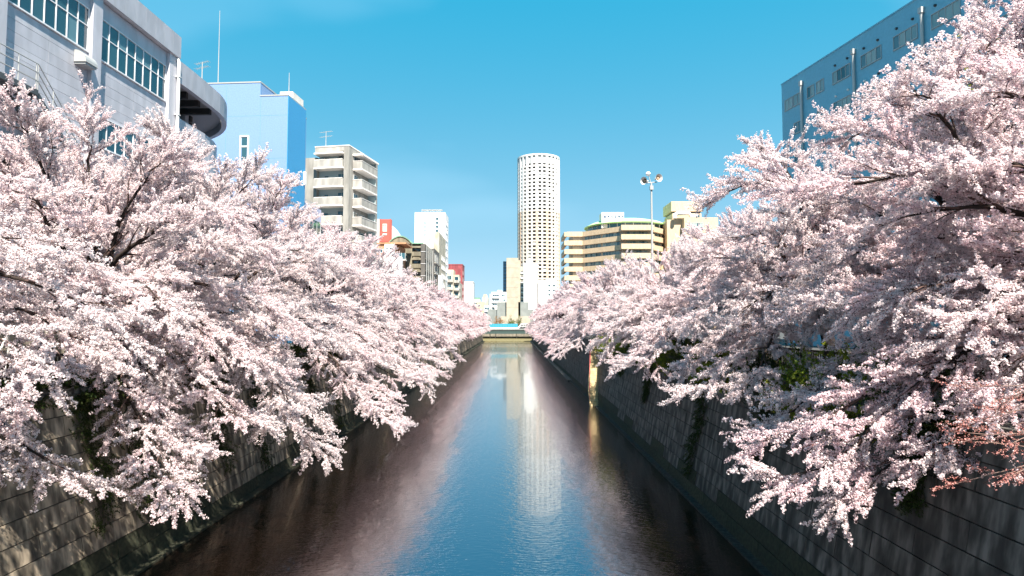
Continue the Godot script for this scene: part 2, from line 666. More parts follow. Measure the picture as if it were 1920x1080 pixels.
# the canal walls lean back: their face at height y
func wall_x(s: float, y: float) -> float:
	return (8.03 + y * .19) if s > 0 else (-11.9 - y * .19)


# ---------------------------------------------------------------- the place
func _ready() -> void:
	rng.seed = 4
	var cam := Camera3D.new()
	cam.name = "camera"
	cam.position = Vector3(0, 7.8, 0)
	cam.rotation_degrees = Vector3(3.1, 0, 0)
	cam.fov = 48.46
	cam.near = 0.1
	cam.far = 4000.0
	add_child(cam)
	cam.current = true

	var sky := ProceduralSkyMaterial.new()
	sky.sky_top_color = Color(0.07, 0.665, 0.84)
	sky.sky_horizon_color = Color(0.80, 0.925, 0.995)
	sky.sky_curve = 0.13
	sky.ground_horizon_color = Color(0.62, 0.80, 0.86)
	sky.ground_bottom_color = Color(0.25, 0.27, 0.27)
	sky.sun_angle_max = 2.0
	sky.sky_cover = cirrus()
	sky.sky_cover_modulate = Color(1, 1, 1, .28)
	var env := Environment.new()
	env.background_mode = Environment.BG_SKY
	env.sky = Sky.new()
	env.sky.sky_material = sky
	env.tonemap_mode = Environment.TONE_MAPPER_LINEAR
	env.tonemap_exposure = 3.2
	env.background_energy_multiplier = 0.35
	env.sdfgi_enabled = true
	env.ssao_enabled = true
	env.ssil_enabled = true
	var we := WorldEnvironment.new()
	we.name = "environment"
	we.environment = env
	add_child(we)

	var sun := DirectionalLight3D.new()
	sun.name = "sun"
	sun.light_energy = 1.6
	sun.light_color = Color(1.0, 0.955, 0.895)
	sun.light_angular_distance = 0.5
	sun.shadow_enabled = true
	add_child(sun)
	sun.look_at_from_position(Vector3(.17, .80, .56) * 100.0, Vector3.ZERO)

	make_materials()
	setting()
	left_buildings()
	right_buildings()
	far_buildings()
	bridge_and_street()
	plants()


# a few faint wisps of high cloud
func cirrus() -> ImageTexture:
	var f := FastNoiseLite.new()
	f.seed = 9
	f.frequency = .008
	f.fractal_octaves = 5
	var w := 1024
	var h := 512
	var im := Image.create(w, h, false, Image.FORMAT_RGBA8)
	for y in h:
		for x in w:
			var up := 1.0 - 2.0 * y / h
			var a := 0.0
			if up > 0.02:
				var q := Vector3(cos(TAU * x / w) * 90, y * 1.9, sin(TAU * x / w) * 90)
				a = clampf((f.get_noise_3d(q.x, q.y, q.z) - .12) * 1.1, 0, .22) * smoothstep(.02, .12, up) * (1.0 - smoothstep(.35, .7, up))
			im.set_pixel(x, y, Color(1, 1, 1, a))
	return ImageTexture.create_from_image(im)


func setting() -> void:
	for s in [-1, 1]:
		var b := MB.new()
		var x: float = wall_x(s, BANK) + s * .55
		b.quad(Vector3(x, BANK, 60), Vector3(s * 1800, BANK, 60), Vector3(s * 1800, BANK, -3000), Vector3(x, BANK, -3000), Vector3.UP)
		struct("ground", b, M.asphalt)
		var p := MB.new()
		p.box(minf(x, x + s * 6.0), maxf(x, x + s * 6.0), BANK + .004, BANK + .10, -262, 55)
		struct("riverside_path", p, M.paving)
	var g := MB.new()
	g.quad(Vector3(-13.6, BANK, -302), Vector3(9.7, BANK, -302), Vector3(9.7, BANK, -3000), Vector3(-13.6, BANK, -3000), Vector3.UP)
	struct("ground", g, M.asphalt)
	var w := MB.new()
	# silt near the walls tints the water brown, sky-blue reflection is coloured into mid-channel
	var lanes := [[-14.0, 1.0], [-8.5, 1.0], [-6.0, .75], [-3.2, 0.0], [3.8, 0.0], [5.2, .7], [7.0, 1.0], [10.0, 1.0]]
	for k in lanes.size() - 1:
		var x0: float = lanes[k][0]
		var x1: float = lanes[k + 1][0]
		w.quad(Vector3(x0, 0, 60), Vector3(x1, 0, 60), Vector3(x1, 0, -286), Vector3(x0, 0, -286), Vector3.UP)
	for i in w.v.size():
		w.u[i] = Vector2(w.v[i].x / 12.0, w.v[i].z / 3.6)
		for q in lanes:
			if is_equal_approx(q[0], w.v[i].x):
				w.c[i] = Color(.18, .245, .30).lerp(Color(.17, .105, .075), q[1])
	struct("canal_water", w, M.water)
	var bed := MB.new()
	bed.quad(Vector3(-14, -.6, 60), Vector3(10, -.6, 60), Vector3(10, -.6, -290), Vector3(-14, -.6, -290), Vector3.UP)
	struct("canal_bed", bed, M.joint)
	canal_wall(-1, "tall grey concrete canal wall in dappled sun below the left bank")
	canal_wall(1, "tall dark concrete canal wall in shade below the right bank, with stairs")
	# the bend beyond the bridge: a grassy foot and a pale wall that face the camera
	var e := MB.new()
	e.quad(Vector3(-16, -.1, -266), Vector3(14, -.1, -268), Vector3(14, 1.7, -284), Vector3(-16, 1.7, -284), Vector3(0, 1, .3))
	e.box(-16, 14, -.5, .12, -268.4, -266.2)
	struct("grassy_embankment", e, M.dry_grass)
	var wall := thing("embankment_wall", "pale concrete wall across the canal's bend, seen under the far bridge", "retaining wall", Vector3(-2, 0, -285))
	bx("wall", M.embankment, wall, -14, 16, -.5, BANK - .004, -17, 0)
	for k in 10:
		bx("panel", M.embankment, wall, -14 + k * 3.0, -11.06 + k * 3.0, 1.5, 4.6, .002, .09)
	bx("parapet", M.white_warm, wall, -14, 5, 4.64, 5.66, .002, .35)


func canal_wall(s: float, label: String) -> void:
	var home := thing("canal_wall", label, "retaining wall", Vector3(wall_x(s, 0), 0, 0))
	var o := home.position
	var back := MB.new()
	var a0 := Vector3(wall_x(s, -.6) + s * .06, -.6, 0) - o
	var a1 := Vector3(wall_x(s, BANK) + s * .06, BANK - .05, 0) - o
	var z0 := 55.0
	var z1 := -268.0
	back.quad(Vector3(a0.x, a0.y, z0), Vector3(a0.x, a0.y, z1), Vector3(a1.x, a1.y, z1), Vector3(a1.x, a1.y, z0), Vector3(-s, 0, 0))
	back.quad(Vector3(a1.x + s * .6, a0.y, z0), Vector3(a1.x + s * .6, a0.y, z1), Vector3(a1.x + s * .6, a1.y, z1), Vector3(a1.x + s * .6, a1.y, z0), Vector3(s, 0, 0))
	back.quad(Vector3(a1.x, a1.y, z0), Vector3(a1.x, a1.y, z1), Vector3(a1.x + s * .6, a1.y, z1), Vector3(a1.x + s * .6, a1.y, z0), Vector3.UP)
	part("core", back, M.joint, home)
	var up := Vector3(s * .19, 1, 0).normalized()
	var nn := Vector3(-s, .19, 0).normalized()
	var along := up.cross(nn)
	var rows := 10
	var rh := 5.8 / rows
	var slab := MB.new()
	slab.box(-1.485, 1.485, .014, rh - .014, -.07, 0)
	var sm := slab.mesh()
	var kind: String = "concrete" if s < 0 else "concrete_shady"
	var far := [MB.new(), MB.new(), MB.new(), MB.new()]
	var low := MB.new()
	for r in rows:
		var y := r * rh
		for k in 94:
			var z := 10.0 - 3.0 * k - (1.5 if r % 2 else 0.0)
			if z < z1 + 2.0:
				continue
			var at := Vector3(0, 0, z) + up * y + nn * rng.randf_range(-.008, .012)
			var t := Transform3D(Basis(along, up, nn), at)
			var pick: int = [0, 0, 1, 1, 1, 2, 3][rng.randi() % 7]
			if z < -9.0 and z > -62.0:
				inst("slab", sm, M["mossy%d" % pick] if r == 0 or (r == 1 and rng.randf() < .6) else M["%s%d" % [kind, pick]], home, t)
			else:
				var b: MB = low if r == 0 else far[pick]
				b.T = t
				b.box(-1.488, 1.488, .008, rh - .010, -.07, 0)
	for k in 4:
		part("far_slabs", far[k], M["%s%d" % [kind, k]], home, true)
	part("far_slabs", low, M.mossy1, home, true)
	var cope := MB.new()
	var cx: float = wall_x(s, BANK) - o.x
	cope.box(minf(cx - s * .08, cx + s * .62), maxf(cx - s * .08, cx + s * .62), BANK - .02, BANK + .16, z1, z0)
	part("coping", cope, M.ledge, home)
	var foot := MB.new()
	foot.box(minf(s * .05, -s * .32), maxf(s * .05, -s * .32), -.6, .07, -86, z0)
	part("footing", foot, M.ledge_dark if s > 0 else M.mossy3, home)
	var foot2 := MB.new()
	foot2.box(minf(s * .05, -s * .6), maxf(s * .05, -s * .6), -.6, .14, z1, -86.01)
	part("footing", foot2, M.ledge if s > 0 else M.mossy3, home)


# ---------------------------------------------------------------- left bank buildings
func left_buildings() -> void:
	var T := Transform3D()
	# A: grey panelled building. local x runs away from the camera, local z towards the canal
	var a := thing("office_building", "long pale grey panelled building with ribbon windows and rounded roof end, upper left", "building", Vector3(-22, BANK, -41), PI / 2)
	bx("wall", M.grey_panel, a, -60, 0, 2.6, 9.0, -24, 0)
	bx("base", M.beige_base, a, -60, .05, 0, 2.58, -23.9, .06)
	bx("core", M.grey_panel, a, -60, -.02, 9.0, 19.3, -24, -.06)
	var glass := [M.glass0, M.glass1, M.glass1, M.glass2, M.glass0, M.curtain2]
	var bays := [[-7.75, -1.1], [-14.05, -8.5], [-20.4, -14.85], [-26.8, -21.2], [-33.2, -27.6]]
	for i in bays.size():
		var x0: float = bays[i][0]
		var x1: float = bays[i][1]
		for r in 13:
			var y := 9.0 + r * .54
			for k in 2:
				var w := (x1 - x0) / 2
				bx("wall_panel", M.grey_panel if (r + k) % 3 else M.grey_panel2, a, x0 + w * k + .006, x0 + w * (k + 1) - .006, y + .008, y + .534, -.05, rng.randf_range(-.004, .004))
		bx("wall_panel", M.grey_panel2, a, x0 + .006, x1 - .006, 18.42, 19.28, -.05, 0)
		window(a, x0 + .1, x1 - .1, 16.14, 18.34, -.03, 8 if i == 0 else 7, [17.45], M.frame_white, glass, T, .05)
		if i == 0:
			window(a, x0 + .1, x1 - .1, 11.45, 13.05, .0, 8 if i == 0 else 7, [], M.frame_white, glass, T, .05)
		bx("pillar", M.grey_panel2, a, x0 - .76, x0 - .01, 9.0, 19.3, -.05, .22)
	bx("pillar", M.grey_panel2, a, -1.06, .0, 9.0, 19.3, -.05, .2)
	for k in 46:
		bx("parapet_panel", M.fascia, a, -46 + k * 1.0 + .006, -45 + k * 1.0 - .006, 19.32, 20.75, -.3, .34)
	bx("roof", M.soffit_light, a, -60, 0, 19.31, 20.2, -24, -.31)
	# rounded open storey beyond the corner
	var outer := PackedVector2Array()
	var n := 18
	for k in n + 1:
		var f := PI * .62 * k / n
		outer.append(Vector2(5 + 10 * sin(f), -10 + 10 * cos(f)))
	var line := PackedVector2Array([Vector2(.05, .3), Vector2(1.7, .3), Vector2(3.4, .26)])
	for p in outer:
		line.append(p + Vector2(.0, .2))
	for k in line.size() - 1:
		var b := MB.new()
		var p := line[k]
		var q := line[k + 1]
		var dd := (q - p).normalized()
		var o := Vector2(-dd.y, dd.x)
		if o.dot(p - Vector2(4, -10)) < 0:
			o = -o
		q -= dd * .012
		b.prism(PackedVector2Array([p, q, q - o * .35, p - o * .35]), 17.75, 19.2)
		part("fascia_panel", b, M.fascia, a)
	var plan := PackedVector2Array([Vector2(.05, -.2), Vector2(5, -.2)])
	for k in range(0, n + 1):
		var f := PI * .62 * k / n
		plan.append(Vector2(5 + 9.7 * sin(f), -10 + 9.7 * cos(f)))
	plan.append(Vector2(.05, -14.6))
	part("roof_slab", MB.new().prism(plan, 18.25, 19.1), M.soffit_light, a)
	for k in 7:
		bx("beam", M.beam, a, 1.2 + k * 1.75, 1.5 + k * 1.75, 17.8, 18.24, -11, -.8 if k < 4 else -2.2 - (k - 3) * .9)
	var shell := PackedVector2Array([Vector2(.05, -.15), Vector2(4.5, -.15)])
	for k in range(0, n + 1):
		var f := PI * .62 * k / n
		shell.append(Vector2(4.5 + 9.2 * sin(f), -9.6 + 9.4 * cos(f)))
	shell.append(Vector2(.05, -14))
	part("lower_storeys", MB.new().prism(shell, 0, 15.7), M.grey_panel2, a)
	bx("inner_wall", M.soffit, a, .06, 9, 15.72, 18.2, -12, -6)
	for k in 3:
		bx("column", M.grey_panel, a, 3.0 + k * 4.0, 3.5 + k * 4.0, 15.72, 18.22, -2.0 - k * 1.4, -1.5 - k * 1.4)
	var pipe := MB.new()
	pipe.tube(PackedVector3Array([Vector3(-.25, 0, .36), Vector3(-.25, 19.0, .36), Vector3(-.25, 19.15, .30), Vector3(-.25, 19.2, .1)]), .10, .10, 10)
	for k in 7:
		pipe.box(-.38, -.12, 3 + k * 2.5, 3.06 + k * 2.5, .18, .48)
	part("drainpipe", pipe, M.white_paint, a)
	var hood := MB.new()
	var hp := PackedVector2Array()
	for k in 7:
		var f := PI / 2 * k / 6
		hp.append(Vector2(.62 * sin(f), .62 * cos(f)))
	for k in 6:
		hood.quad(Vector3(-9.55, 15.2 + hp[k].y, .01 + hp[k].x), Vector3(-8.62, 15.2 + hp[k].y, .01 + hp[k].x), Vector3(-8.62, 15.2 + hp[k + 1].y, .01 + hp[k + 1].x), Vector3(-9.55, 15.2 + hp[k + 1].y, .01 + hp[k + 1].x), Vector3(0, 1, 1))
		for x in [-9.55, -8.62]:
			hood.tri(Vector3(x, 15.2, .01), Vector3(x, 15.2 + hp[k].y, .01 + hp[k].x), Vector3(x, 15.2 + hp[k + 1].y, .01 + hp[k + 1].x), Vector3(x + 9.1, 0, 0))
	hood.box(-9.5, -8.67, 15.1, 15.2, .01, .58)
	part("exhaust_hood", hood, M.galvanised, a)
	# outside stair at the near end: a landing, rails, a flight that goes down away from the camera
	var st := thing("outside_stair", "dark steel outside stair with galvanised railings against the grey building, far left", "stair", Vector3(-20.6, BANK, -25.5), PI / 2)
	bx("landing", M.steel_dark, st, -3.5, 1.7, 11.9, 12.15, -1.3, .1)
	for k in 11:
		var x := 1.7 + k * .27
		bx("tread", M.steel_dark, st, x, x + .30, 11.85 - k * .24, 11.89 - k * .24, -1.2, 0)
	for z in [-1.22, .05]:
		var b := MB.new()
		b.bar(Vector3(1.7, 11.95, z), Vector3(4.9, 9.1, z), .06, .26)
		part("stringer", b, M.steel_dark, st)
	for k in 6:
		var b := MB.new()
		b.tube(PackedVector3Array([Vector3(-3.4 + k * 1.0, 12.15, .06), Vector3(-3.4 + k * 1.0, 13.3, .06)]), .024, .024, 6)
		part("railing_post", b, M.galvanised, st)
	for k in 4:
		var x := 1.7 + k * .95
		var b := MB.new()
		b.tube(PackedVector3Array([Vector3(x, 11.95 - k * .85, .06), Vector3(x, 13.3 - k * .85, .06)]), .024, .024, 6)
		part("railing_post", b, M.galvanised, st)
	for y in [12.55, 12.92, 13.3]:
		var b := MB.new()
		b.tube(PackedVector3Array([Vector3(-3.4, y, .06), Vector3(1.7, y, .06), Vector3(4.75, y - 2.72, .06)]), .024, .024, 6)
		part("rail", b, M.galvanised, st)
	for k in 2:
		bx("leg", M.steel_dark, st, -3 + k * 4.4, -2.85 + k * 4.4, 0, 11.9, -.2, -.05)
	# antenna cluster on its roof
	var an := thing("roof_antenna", "cluster of small antennas on the grey building's roof at the top edge", "antenna", Vector3(-24.0, BANK + 20.2, -38))
	var am := MB.new()
	am.tube(PackedVector3Array([Vector3.ZERO, Vector3(0, 5.5, 0)]), .09, .06, 8)
	part("mast", am, M.galvanised, an)
	for k in 5:
		var f := TAU * k / 5
		var b := MB.new()
		var p := Vector3(cos(f) * .75, 2.2, sin(f) * .75)
		b.tube(PackedVector3Array([Vector3(0, 2.0, 0), p]), .03, .03, 6)
		b.tube(PackedVector3Array([p - Vector3(0, .5, 0), p + Vector3(0, 1.5, 0)]), .06, .06, 8)
		part("dipole", b, M.white_paint, an)

	# B: blue tiled block
	var th := deg_to_rad(-4.3)
	var c := thing("blue_building", "tall windowless light blue block with stepped roofline beside the grey building", "building", Vector3(-23.16, BANK, -65), th)
	bx("wall", M.blue_tile, c, -2.95, 0, 0, 25.55, -4.6, 0)
	bx("wall", M.blue_tile, c, -14, -2.953, 0, 27.0, -12, 0)
	bx("side_shade", M.deep_blue_and_shade, c, .002, .05, 0, 25.54, -4.6, -.01)  # the canal side's shade, put into colour as a deeper blue skin
	for k in 4:
		bx("tile_joint", M.deep_blue_and_shade, c, -14 + k * 3.7, -13.985 + k * 3.7, 8, 27.0, 0, .004)
	for k in 4:
		bx("tile_joint", M.deep_blue_and_shade, c, -14, 0, 10 + k * 4.5, 10.015 + k * 4.5, .001, .005)
	bx("coping", M.galvanised, c, -3.0, .04, 25.55, 25.68, -4.65, .04)
	bx("coping", M.galvanised, c, -14.04, -2.92, 27.0, 27.14, -12.04, .04)
	window(c, -4.9, -4.2, 18.3, 21.3, .0, 1, [20.3], M.white_paint, [M.glass2, M.curtain0], T, .14)
	bx("roof_housing", M.white_warm, c, -1.5, -.1, 25.68, 26.5, -4.2, -1.4)
	bx("vent_box", M.white_paint, c, -.02, .25, 17.2, 18.6, -4.55, -4.2)
	for q in [[Vector3(-31.6, BANK + 26.8, -67.5), 9.0, "tall thin mast on the blue block's roof, left of the step"], [Vector3(-24.0, BANK + 26.4, -67.6), 2.6, "short lightning rod at the right end of the blue block's roof"]]:
		var m := thing("roof_mast", q[2], "mast", q[0])
		var b := MB.new()
		b.tube(PackedVector3Array([Vector3.ZERO, Vector3(0, q[1] * .5, 0), Vector3(0, q[1], 0)]), .055, .025, 8)
		part("pole", b, M.galvanised, m)
		part("base", MB.new().box(-.25, .25, 0, .18, -.25, .25), M.galvanised, m)
	var ta := thing("television_antenna", "small television antenna on the roof left of the tall mast", "antenna", Vector3(-32.6, BANK + 26.9, -66))
	antenna(ta, 2.6, 1.7)
	# lavender block with a ribbon window
	var lv := thing("lavender_building", "lavender panelled block with a ribbon window, just right of the blue block", "building", Vector3(-24.88, BANK, -70.1), PI / 2 + th)
	bx("wall", M.lavender, lv, .3, 10.2, 0, 13.0, -8, 0)
	bx("wall", M.lavender, lv, .3, 10.2, 14.72, 16.3, -8, 0)
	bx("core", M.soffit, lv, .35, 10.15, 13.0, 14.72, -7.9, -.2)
	window(lv, .4, 10.1, 13.06, 14.66, -.06, 8, [], M.frame_grey, [M.glass1, M.glass2, M.glass0], T, .05)
	bx("roof_rail", M.galvanised, lv, .3, 10.2, 16.9, 16.95, -.5, -.45)
	for k in 9:
		bx("rail_post", M.galvanised, lv, .4 + k * 1.2, .45 + k * 1.2, 16.3, 16.9, -.5, -.45)
	bx("penthouse", M.stucco, lv, 1, 6, 16.3, 18.4, -7, -1.5)

	# C: beige flats with balconies on two sides
	var f := thing("apartment_building", "beige apartment block with rounded balconies on two sides, left bank", "building", Vector3(-24.48, BANK, -95), deg_to_rad(-10.5))
	bx("wall", M.stucco, f, -.85, 0, 0, 28.7, -11, 0)
	bx("wall", M.recess_blue, f, -5.5, -.86, 0, 28.0, -11, -1.3)
	bx("wall", M.stucco, f, -9, -5.52, 0, 27.3, -11, -.6)
	bx("roof_slab", M.stucco_light, f, -5.55, -.87, 28.0, 28.7, -10.8, -.02)
	bx("coping", M.slab_edge, f, -5.58, .04, 28.7, 28.84, -11.02, .04)
	for k in 9:
		var y := 25.3 - k * 2.87
		var plan_b := PackedVector2Array([Vector2(-5.6, -1.28), Vector2(-5.6, .30), Vector2(-4.9, .42), Vector2(-3.2, .5), Vector2(-1.5, .42), Vector2(-.95, .25), Vector2(-.88, -.02), Vector2(-.88, -1.28)])
		if k == 0:
			part("eave", MB.new().prism(plan_b, 27.55, 27.80), M.slab_edge, f)
		var slab := part("balcony", MB.new().prism(plan_b, y, y + .22), M.slab_edge, f)
		var face := MB.new()
		for i in range(0, 6):
			var p := plan_b[i]
			var q := plan_b[i + 1]
			if i == 0:
				q = Vector2(-5.6, .28)
			var o := (q - p).orthogonal().normalized() * .1
			if o.dot(p - Vector2(-3, -1)) < 0:
				o = -o
			face.prism(PackedVector2Array([p - o * .3, q - o * .3, q - o * 1.3, p - o * 1.3]), y + .2, y + 1.36)
		part("parapet", face, M.stucco_light, slab)
		bx("top_rail", M.slab_edge, slab, -5.5, -.95, y + 1.36, y + 1.44, .12, .3)
		window(f, -2.35, -1.15, y + .35, y + 2.35, -1.30, 2, [], M.frame_grey, [M.glass1, M.glass2], T, .06)
		window(f, -4.6, -3.9, y + 1.3, y + 2.1, -1.30, 1, [], M.frame_grey, [M.glass0], T, .06)
		bx("downpipe", M.white_paint, f, -1.05, -.97, y + .25, y + 2.84, -1.28, -1.2)
		# canal side
		var S := Transform3D(Basis(Vector3.UP, PI / 2), Vector3(0, 0, 0))
		var sb := MB.new()
		sb.box(.01, 1.55, y - .02, y + .2, -7.2, -1.35)
		var so := part("balcony", sb, M.slab_edge, f)
		var sf := MB.new()
		sf.box(.02, 1.5, y + .2, y + 1.34, -1.5, -1.4)
		sf.box(1.4, 1.5, y + .2, y + 1.34, -7.15, -1.502)
		part("parapet", sf, M.stucco_light, so)
		bx("top_rail", M.slab_edge, so, .02, 1.54, y + 1.34, y + 1.42, -7.15, -1.36)
		bx("divider", M.recess_blue, so, .02, 1.3, y + .2, y + 2.7, -7.15, -7.08)
		window(f, 1.7, 3.1, y + .3, y + 2.2, .0, 2, [], M.frame_grey, [M.glass0, M.glass1], S, .06)
		window(f, 4.3, 5.6, y + .3, y + 2.2, .0, 2, [], M.frame_grey, [M.glass0, M.glass2], S, .06)
		if k == 0:
			bx("eave", M.slab_edge, f, .01, 1.7, 27.5, 27.75, -7.4, -1.2)
	var fa := thing("television_antenna", "television antenna on a pole above the beige apartment block", "antenna", Vector3(-28.6, BANK + 27.9, -97))
	antenna(fa, 3.6, 2.0)

	# D: the smaller houses that follow
	var g := thing("grey_white_building", "white and grey block with a sloped roof behind the red tower", "building", Vector3(-45, BANK, -215))
	bx("wall", M.white_wall, g, -2.6, 0, 0, 37.1, -9, 0)
	bx("wall", M.offwhite_grey, g, .003, 3.8, 0, 35.4, -9, -.4)
	var gr := MB.new()
	gr.prism(PackedVector2Array([Vector2(3.8, 27), Vector2(3.8, 35.4), Vector2(4.6, 34.6), Vector2(6.6, 31.6), Vector2(6.9, 27)]), 0, 8.6)
	for i in gr.v.size():
		gr.v[i] = Vector3(gr.v[i].x, gr.v[i].z, -.4 - gr.v[i].y)
		gr.n[i] = Vector3(gr.n[i].x, gr.n[i].z, -gr.n[i].y)
	part("sloped_roof", gr, M.offwhite_grey, g)
	bx("wall", M.white_wall, g, 3.8, 6.88, 0, 26.9, -9, -.4)
	var rt := thing("red_lattice_tower", "small red framed tower with a white board on its face", "tower", Vector3(-37.9, BANK, -190))
	bx("board_back", M.red_paint, rt, -1.6, 1.6, 26.2, 33.0, -1.4, -.1)
	for x in [-1.7, 1.45]:
		for z in [-1.6, 0]:
			bx("post", M.red_paint, rt, x, x + .25, 0, 33.1, z - .12, z + .13)
	for k in 8:
		var b := MB.new()
		b.bar(Vector3(-1.6 if k % 2 else 1.6, 14.4 + k * 1.45, .0), Vector3(1.6 if k % 2 else -1.6, 15.85 + k * 1.45, .0), .16, .16)
		b.box(-1.44, 1.44, 14.3 + k * 1.45, 14.48 + k * 1.45, -.08, .08)
		part("brace", b, M.red_paint, rt)
	bx("lattice_back", M.white_warm, rt, -1.3, 1.3, 13, 26.1, -1.5, -1.3)
	bx("board", M.white_warm, rt, -.75, .5, 29.3, 31.6, -.1, .02)
	for q in [[-.6, .35, 31.1, 31.3], [-.6, -.45, 29.6, 31.1], [.2, .35, 29.6, 31.1], [-.3, .05, 30.0, 30.2], [-.3, .05, 30.5, 30.7]]:
		bx("board_mark", M.red_paint, rt, q[0], q[1], q[2], q[3], .022, .05)
	bx("board", M.white_warm, rt, -.75, .5, 28.2, 28.7, -.1, .02)
	var og := thing("orange_house", "orange house with a white stair tower and a glass balcony", "house", Vector3(-25.1, BANK, -150))
	bx("wall", M.orange_wall, og, -8, -2.4, 0, 20.6, -9, 0)
	bx("wall", M.orange_wall, og, -2.39, -1.5, 0, 20.4, -9, -1.4)
	bx("eave", M.orange_wall, og, -8.1, .2, 20.6, 20.95, -9, .3)
	bx("stair_tower", M.white_wall, og, -4.6, -2.4, 0, 20.36, .003, 1.6)
	bx("white_wall", M.white_wall, og, -5.3, -.3, 0, 17.3, 1.63, 3.4)
	bx("canopy", M.white_warm, og, -7.6, -4.65, 17.5, 17.9, .01, 1.4)
	window(og, -6.9, -5.4, 18.55, 19.3, .0, 2, [], M.frame_white, [M.glass1], T, .08)
	window(og, -4.2, -3.85, 19.1, 19.5, 1.6, 1, [], M.frame_grey, [M.glass0], T, .05)
	window(og, -3.4, -2.7, 19.15, 19.5, 1.6, 1, [], M.frame_grey, [M.glass0], T, .05)
	bx("balcony", M.slab_edge, og, -2.38, .25, 16.6, 16.85, -.6, 1.6)
	var bal := MB.new()
	bal.box(-2.35, .22, 16.85, 18.3, 1.52, 1.55)
	bal.box(.19, .22, 16.85, 18.3, -.6, 1.51)
	part("glass_railing", bal, M.glass2, og)
	for k in 4:
		bx("railing_post", M.white_paint, og, -2.35 + k * .85, -2.30 + k * .85, 16.85, 18.36, 1.56, 1.6)
	var ol := thing("barrel_roof_building", "olive building with a green copper barrel roof and loggias", "building", Vector3(-21.8, BANK, -160))
	bx("wall", M.olive_wall, ol, -8.8, -3.3, 0, 21.9, -13, 0)
	bx("wall", M.olive_wall, ol, -3.29, 0, 0, 21.9, -13.8, -1.5)
	bx("corner_pier", M.olive_dark, ol, -1.1, 0, 0, 21.9, -1.49, 0)
	for k in 5:
		var y := 19.4 - k * 3.05
		var lo := bx("balcony", M.olive_wall, ol, -3.28, -1.12, y - .55, y + .5, -.25, .02)
		bx("ceiling", M.olive_wall, lo, -3.28, -1.12, y + 1.5, y + 1.95, -1.48, 0.0)
		window(ol, -3.1, -1.3, y - .3, y + 1.4, -1.48, 2, [], M.frame_grey, [M.glass0, M.glass1], T, .07)
		bx("side_rail", M.frame_white, lo, -1.1, .08, y + .5, y + .58, .04, .09)
	var roof := MB.new()
	var arc := PackedVector2Array()
	for k in 9:
		var q := -1.0 + 2.0 * k / 8
		arc.append(Vector2(-6.25 + 2.9 * q, 21.9 + 1.75 * (1 - q * q)))
	for k in 8:
		for z in [.3, -12.8]:
			roof.quad(Vector3(arc[k].x, 21.88, z), Vector3(arc[k + 1].x, 21.88, z), Vector3(arc[k + 1].x, arc[k + 1].y, z), Vector3(arc[k].x, arc[k].y, z), Vector3(0, 0, 1 if z > 0 else -1))
	part("gable", roof, M.olive_wall, ol)
	var cap := MB.new()
	for k in 8:
		var o := Vector3(0, .3, 0)
		var p := Vector3(arc[k].x, arc[k].y, .5)
		var q := Vector3(arc[k + 1].x, arc[k + 1].y, .5)
		var bk := Vector3(0, 0, -13.4)
		cap.quad(p + o, q + o, q + o + bk, p + o + bk, Vector3.UP)
		cap.quad(p, q, q + o, p + o, Vector3(0, 0, 1))
		cap.quad(p, q, q + bk, p + bk, Vector3.DOWN)
	part("barrel_roof", cap, M.copper_green, ol)
	bx("gutter", M.copper_green, ol, -3.4, -.6, 21.9, 22.15, -13, .06)
	var S2 := Transform3D(Basis(Vector3.UP, PI / 2), Vector3.ZERO)
	for k in 5:
		var y := 18.6 - k * 3.05
		for j in 3:
			window(ol, 1.9 + j * 4.0, 4.4 + j * 4.0, y, y + 2.1, .0, 2, [], M.olive_dark, [M.glass0, M.soffit], S2, .12)
		bx("floor_edge", M.olive_dark, ol, .002, .2, y - .6, y - .35, -13.7, -.1)
	for j in 4:
		bx("pier", M.frame_grey, ol, .2, .32, 0, 21.7, -1.3 - j * 4.05, -1.15 - j * 4.05)
	var o2 := thing("dark_brown_building", "narrow dark brown block with open balconies behind the olive building", "building", Vector3(-21.5, BANK, -176))
	bx("wall", M.olive_dark, o2, -6, 0, 0, 22.6, -12, 0)
	for k in 6:
		window(o2, .9, 3.4, 19.2 - k * 3, 21.2 - k * 3, .0, 2, [], M.frame_grey, [M.glass0], S2, .1)
		window(o2, 4.9, 9.4, 19.2 - k * 3, 21.2 - k * 3, .0, 3, [], M.frame_grey, [M.glass0, M.soffit], S2, .1)
		bx("floor_edge", M.stucco, o2, .002, .5, 18.5 - k * 3, 18.8 - k * 3, -11.8, -.3)
	bx("white_tank", M.white_wall, o2, .55, 1.6, 8, 15.5, -9, -5)
	var bn := thing("beige_tower_block", "narrow beige block in front of the tall white building", "building", Vector3(-22.9, BANK, -200))
	bx("wall", M.white_warm, bn, -7, -1.6, 0, 27.6, -14, -.5)
	bx("wall", M.cream_wall, bn, -1.59, 0, 0, 30.6, -20, 0)
	bx("roof_box", M.galvanised, bn, -5.4, -3.4, 27.6, 28.9, -6, -2)
	bx("roof_box", M.white_wall, bn, -3.2, -1.8, 27.6, 29.3, -9, -6)
	for k in 6:
		for j in 3:
			window(bn, 7.5 + j * 3.6, 9.2 + j * 3.6, 22.5 - k * 2.9, 23.9 - k * 2.9, .0, 1, [], M.frame_white, [M.glass2], S2, .1)
	window(bn, -6.2, -4.8, 24.2, 25.6, -.5, 1, [], M.frame_grey, [M.glass2], T, .1)
	var wt := thing("white_tower_block", "tall white tower block with a steel frame on its roof", "building", Vector3(-24.2, BANK, -230))
	bx("wall", M.white_wall, wt, -11, 0, 0, 42.0, -12, 0)
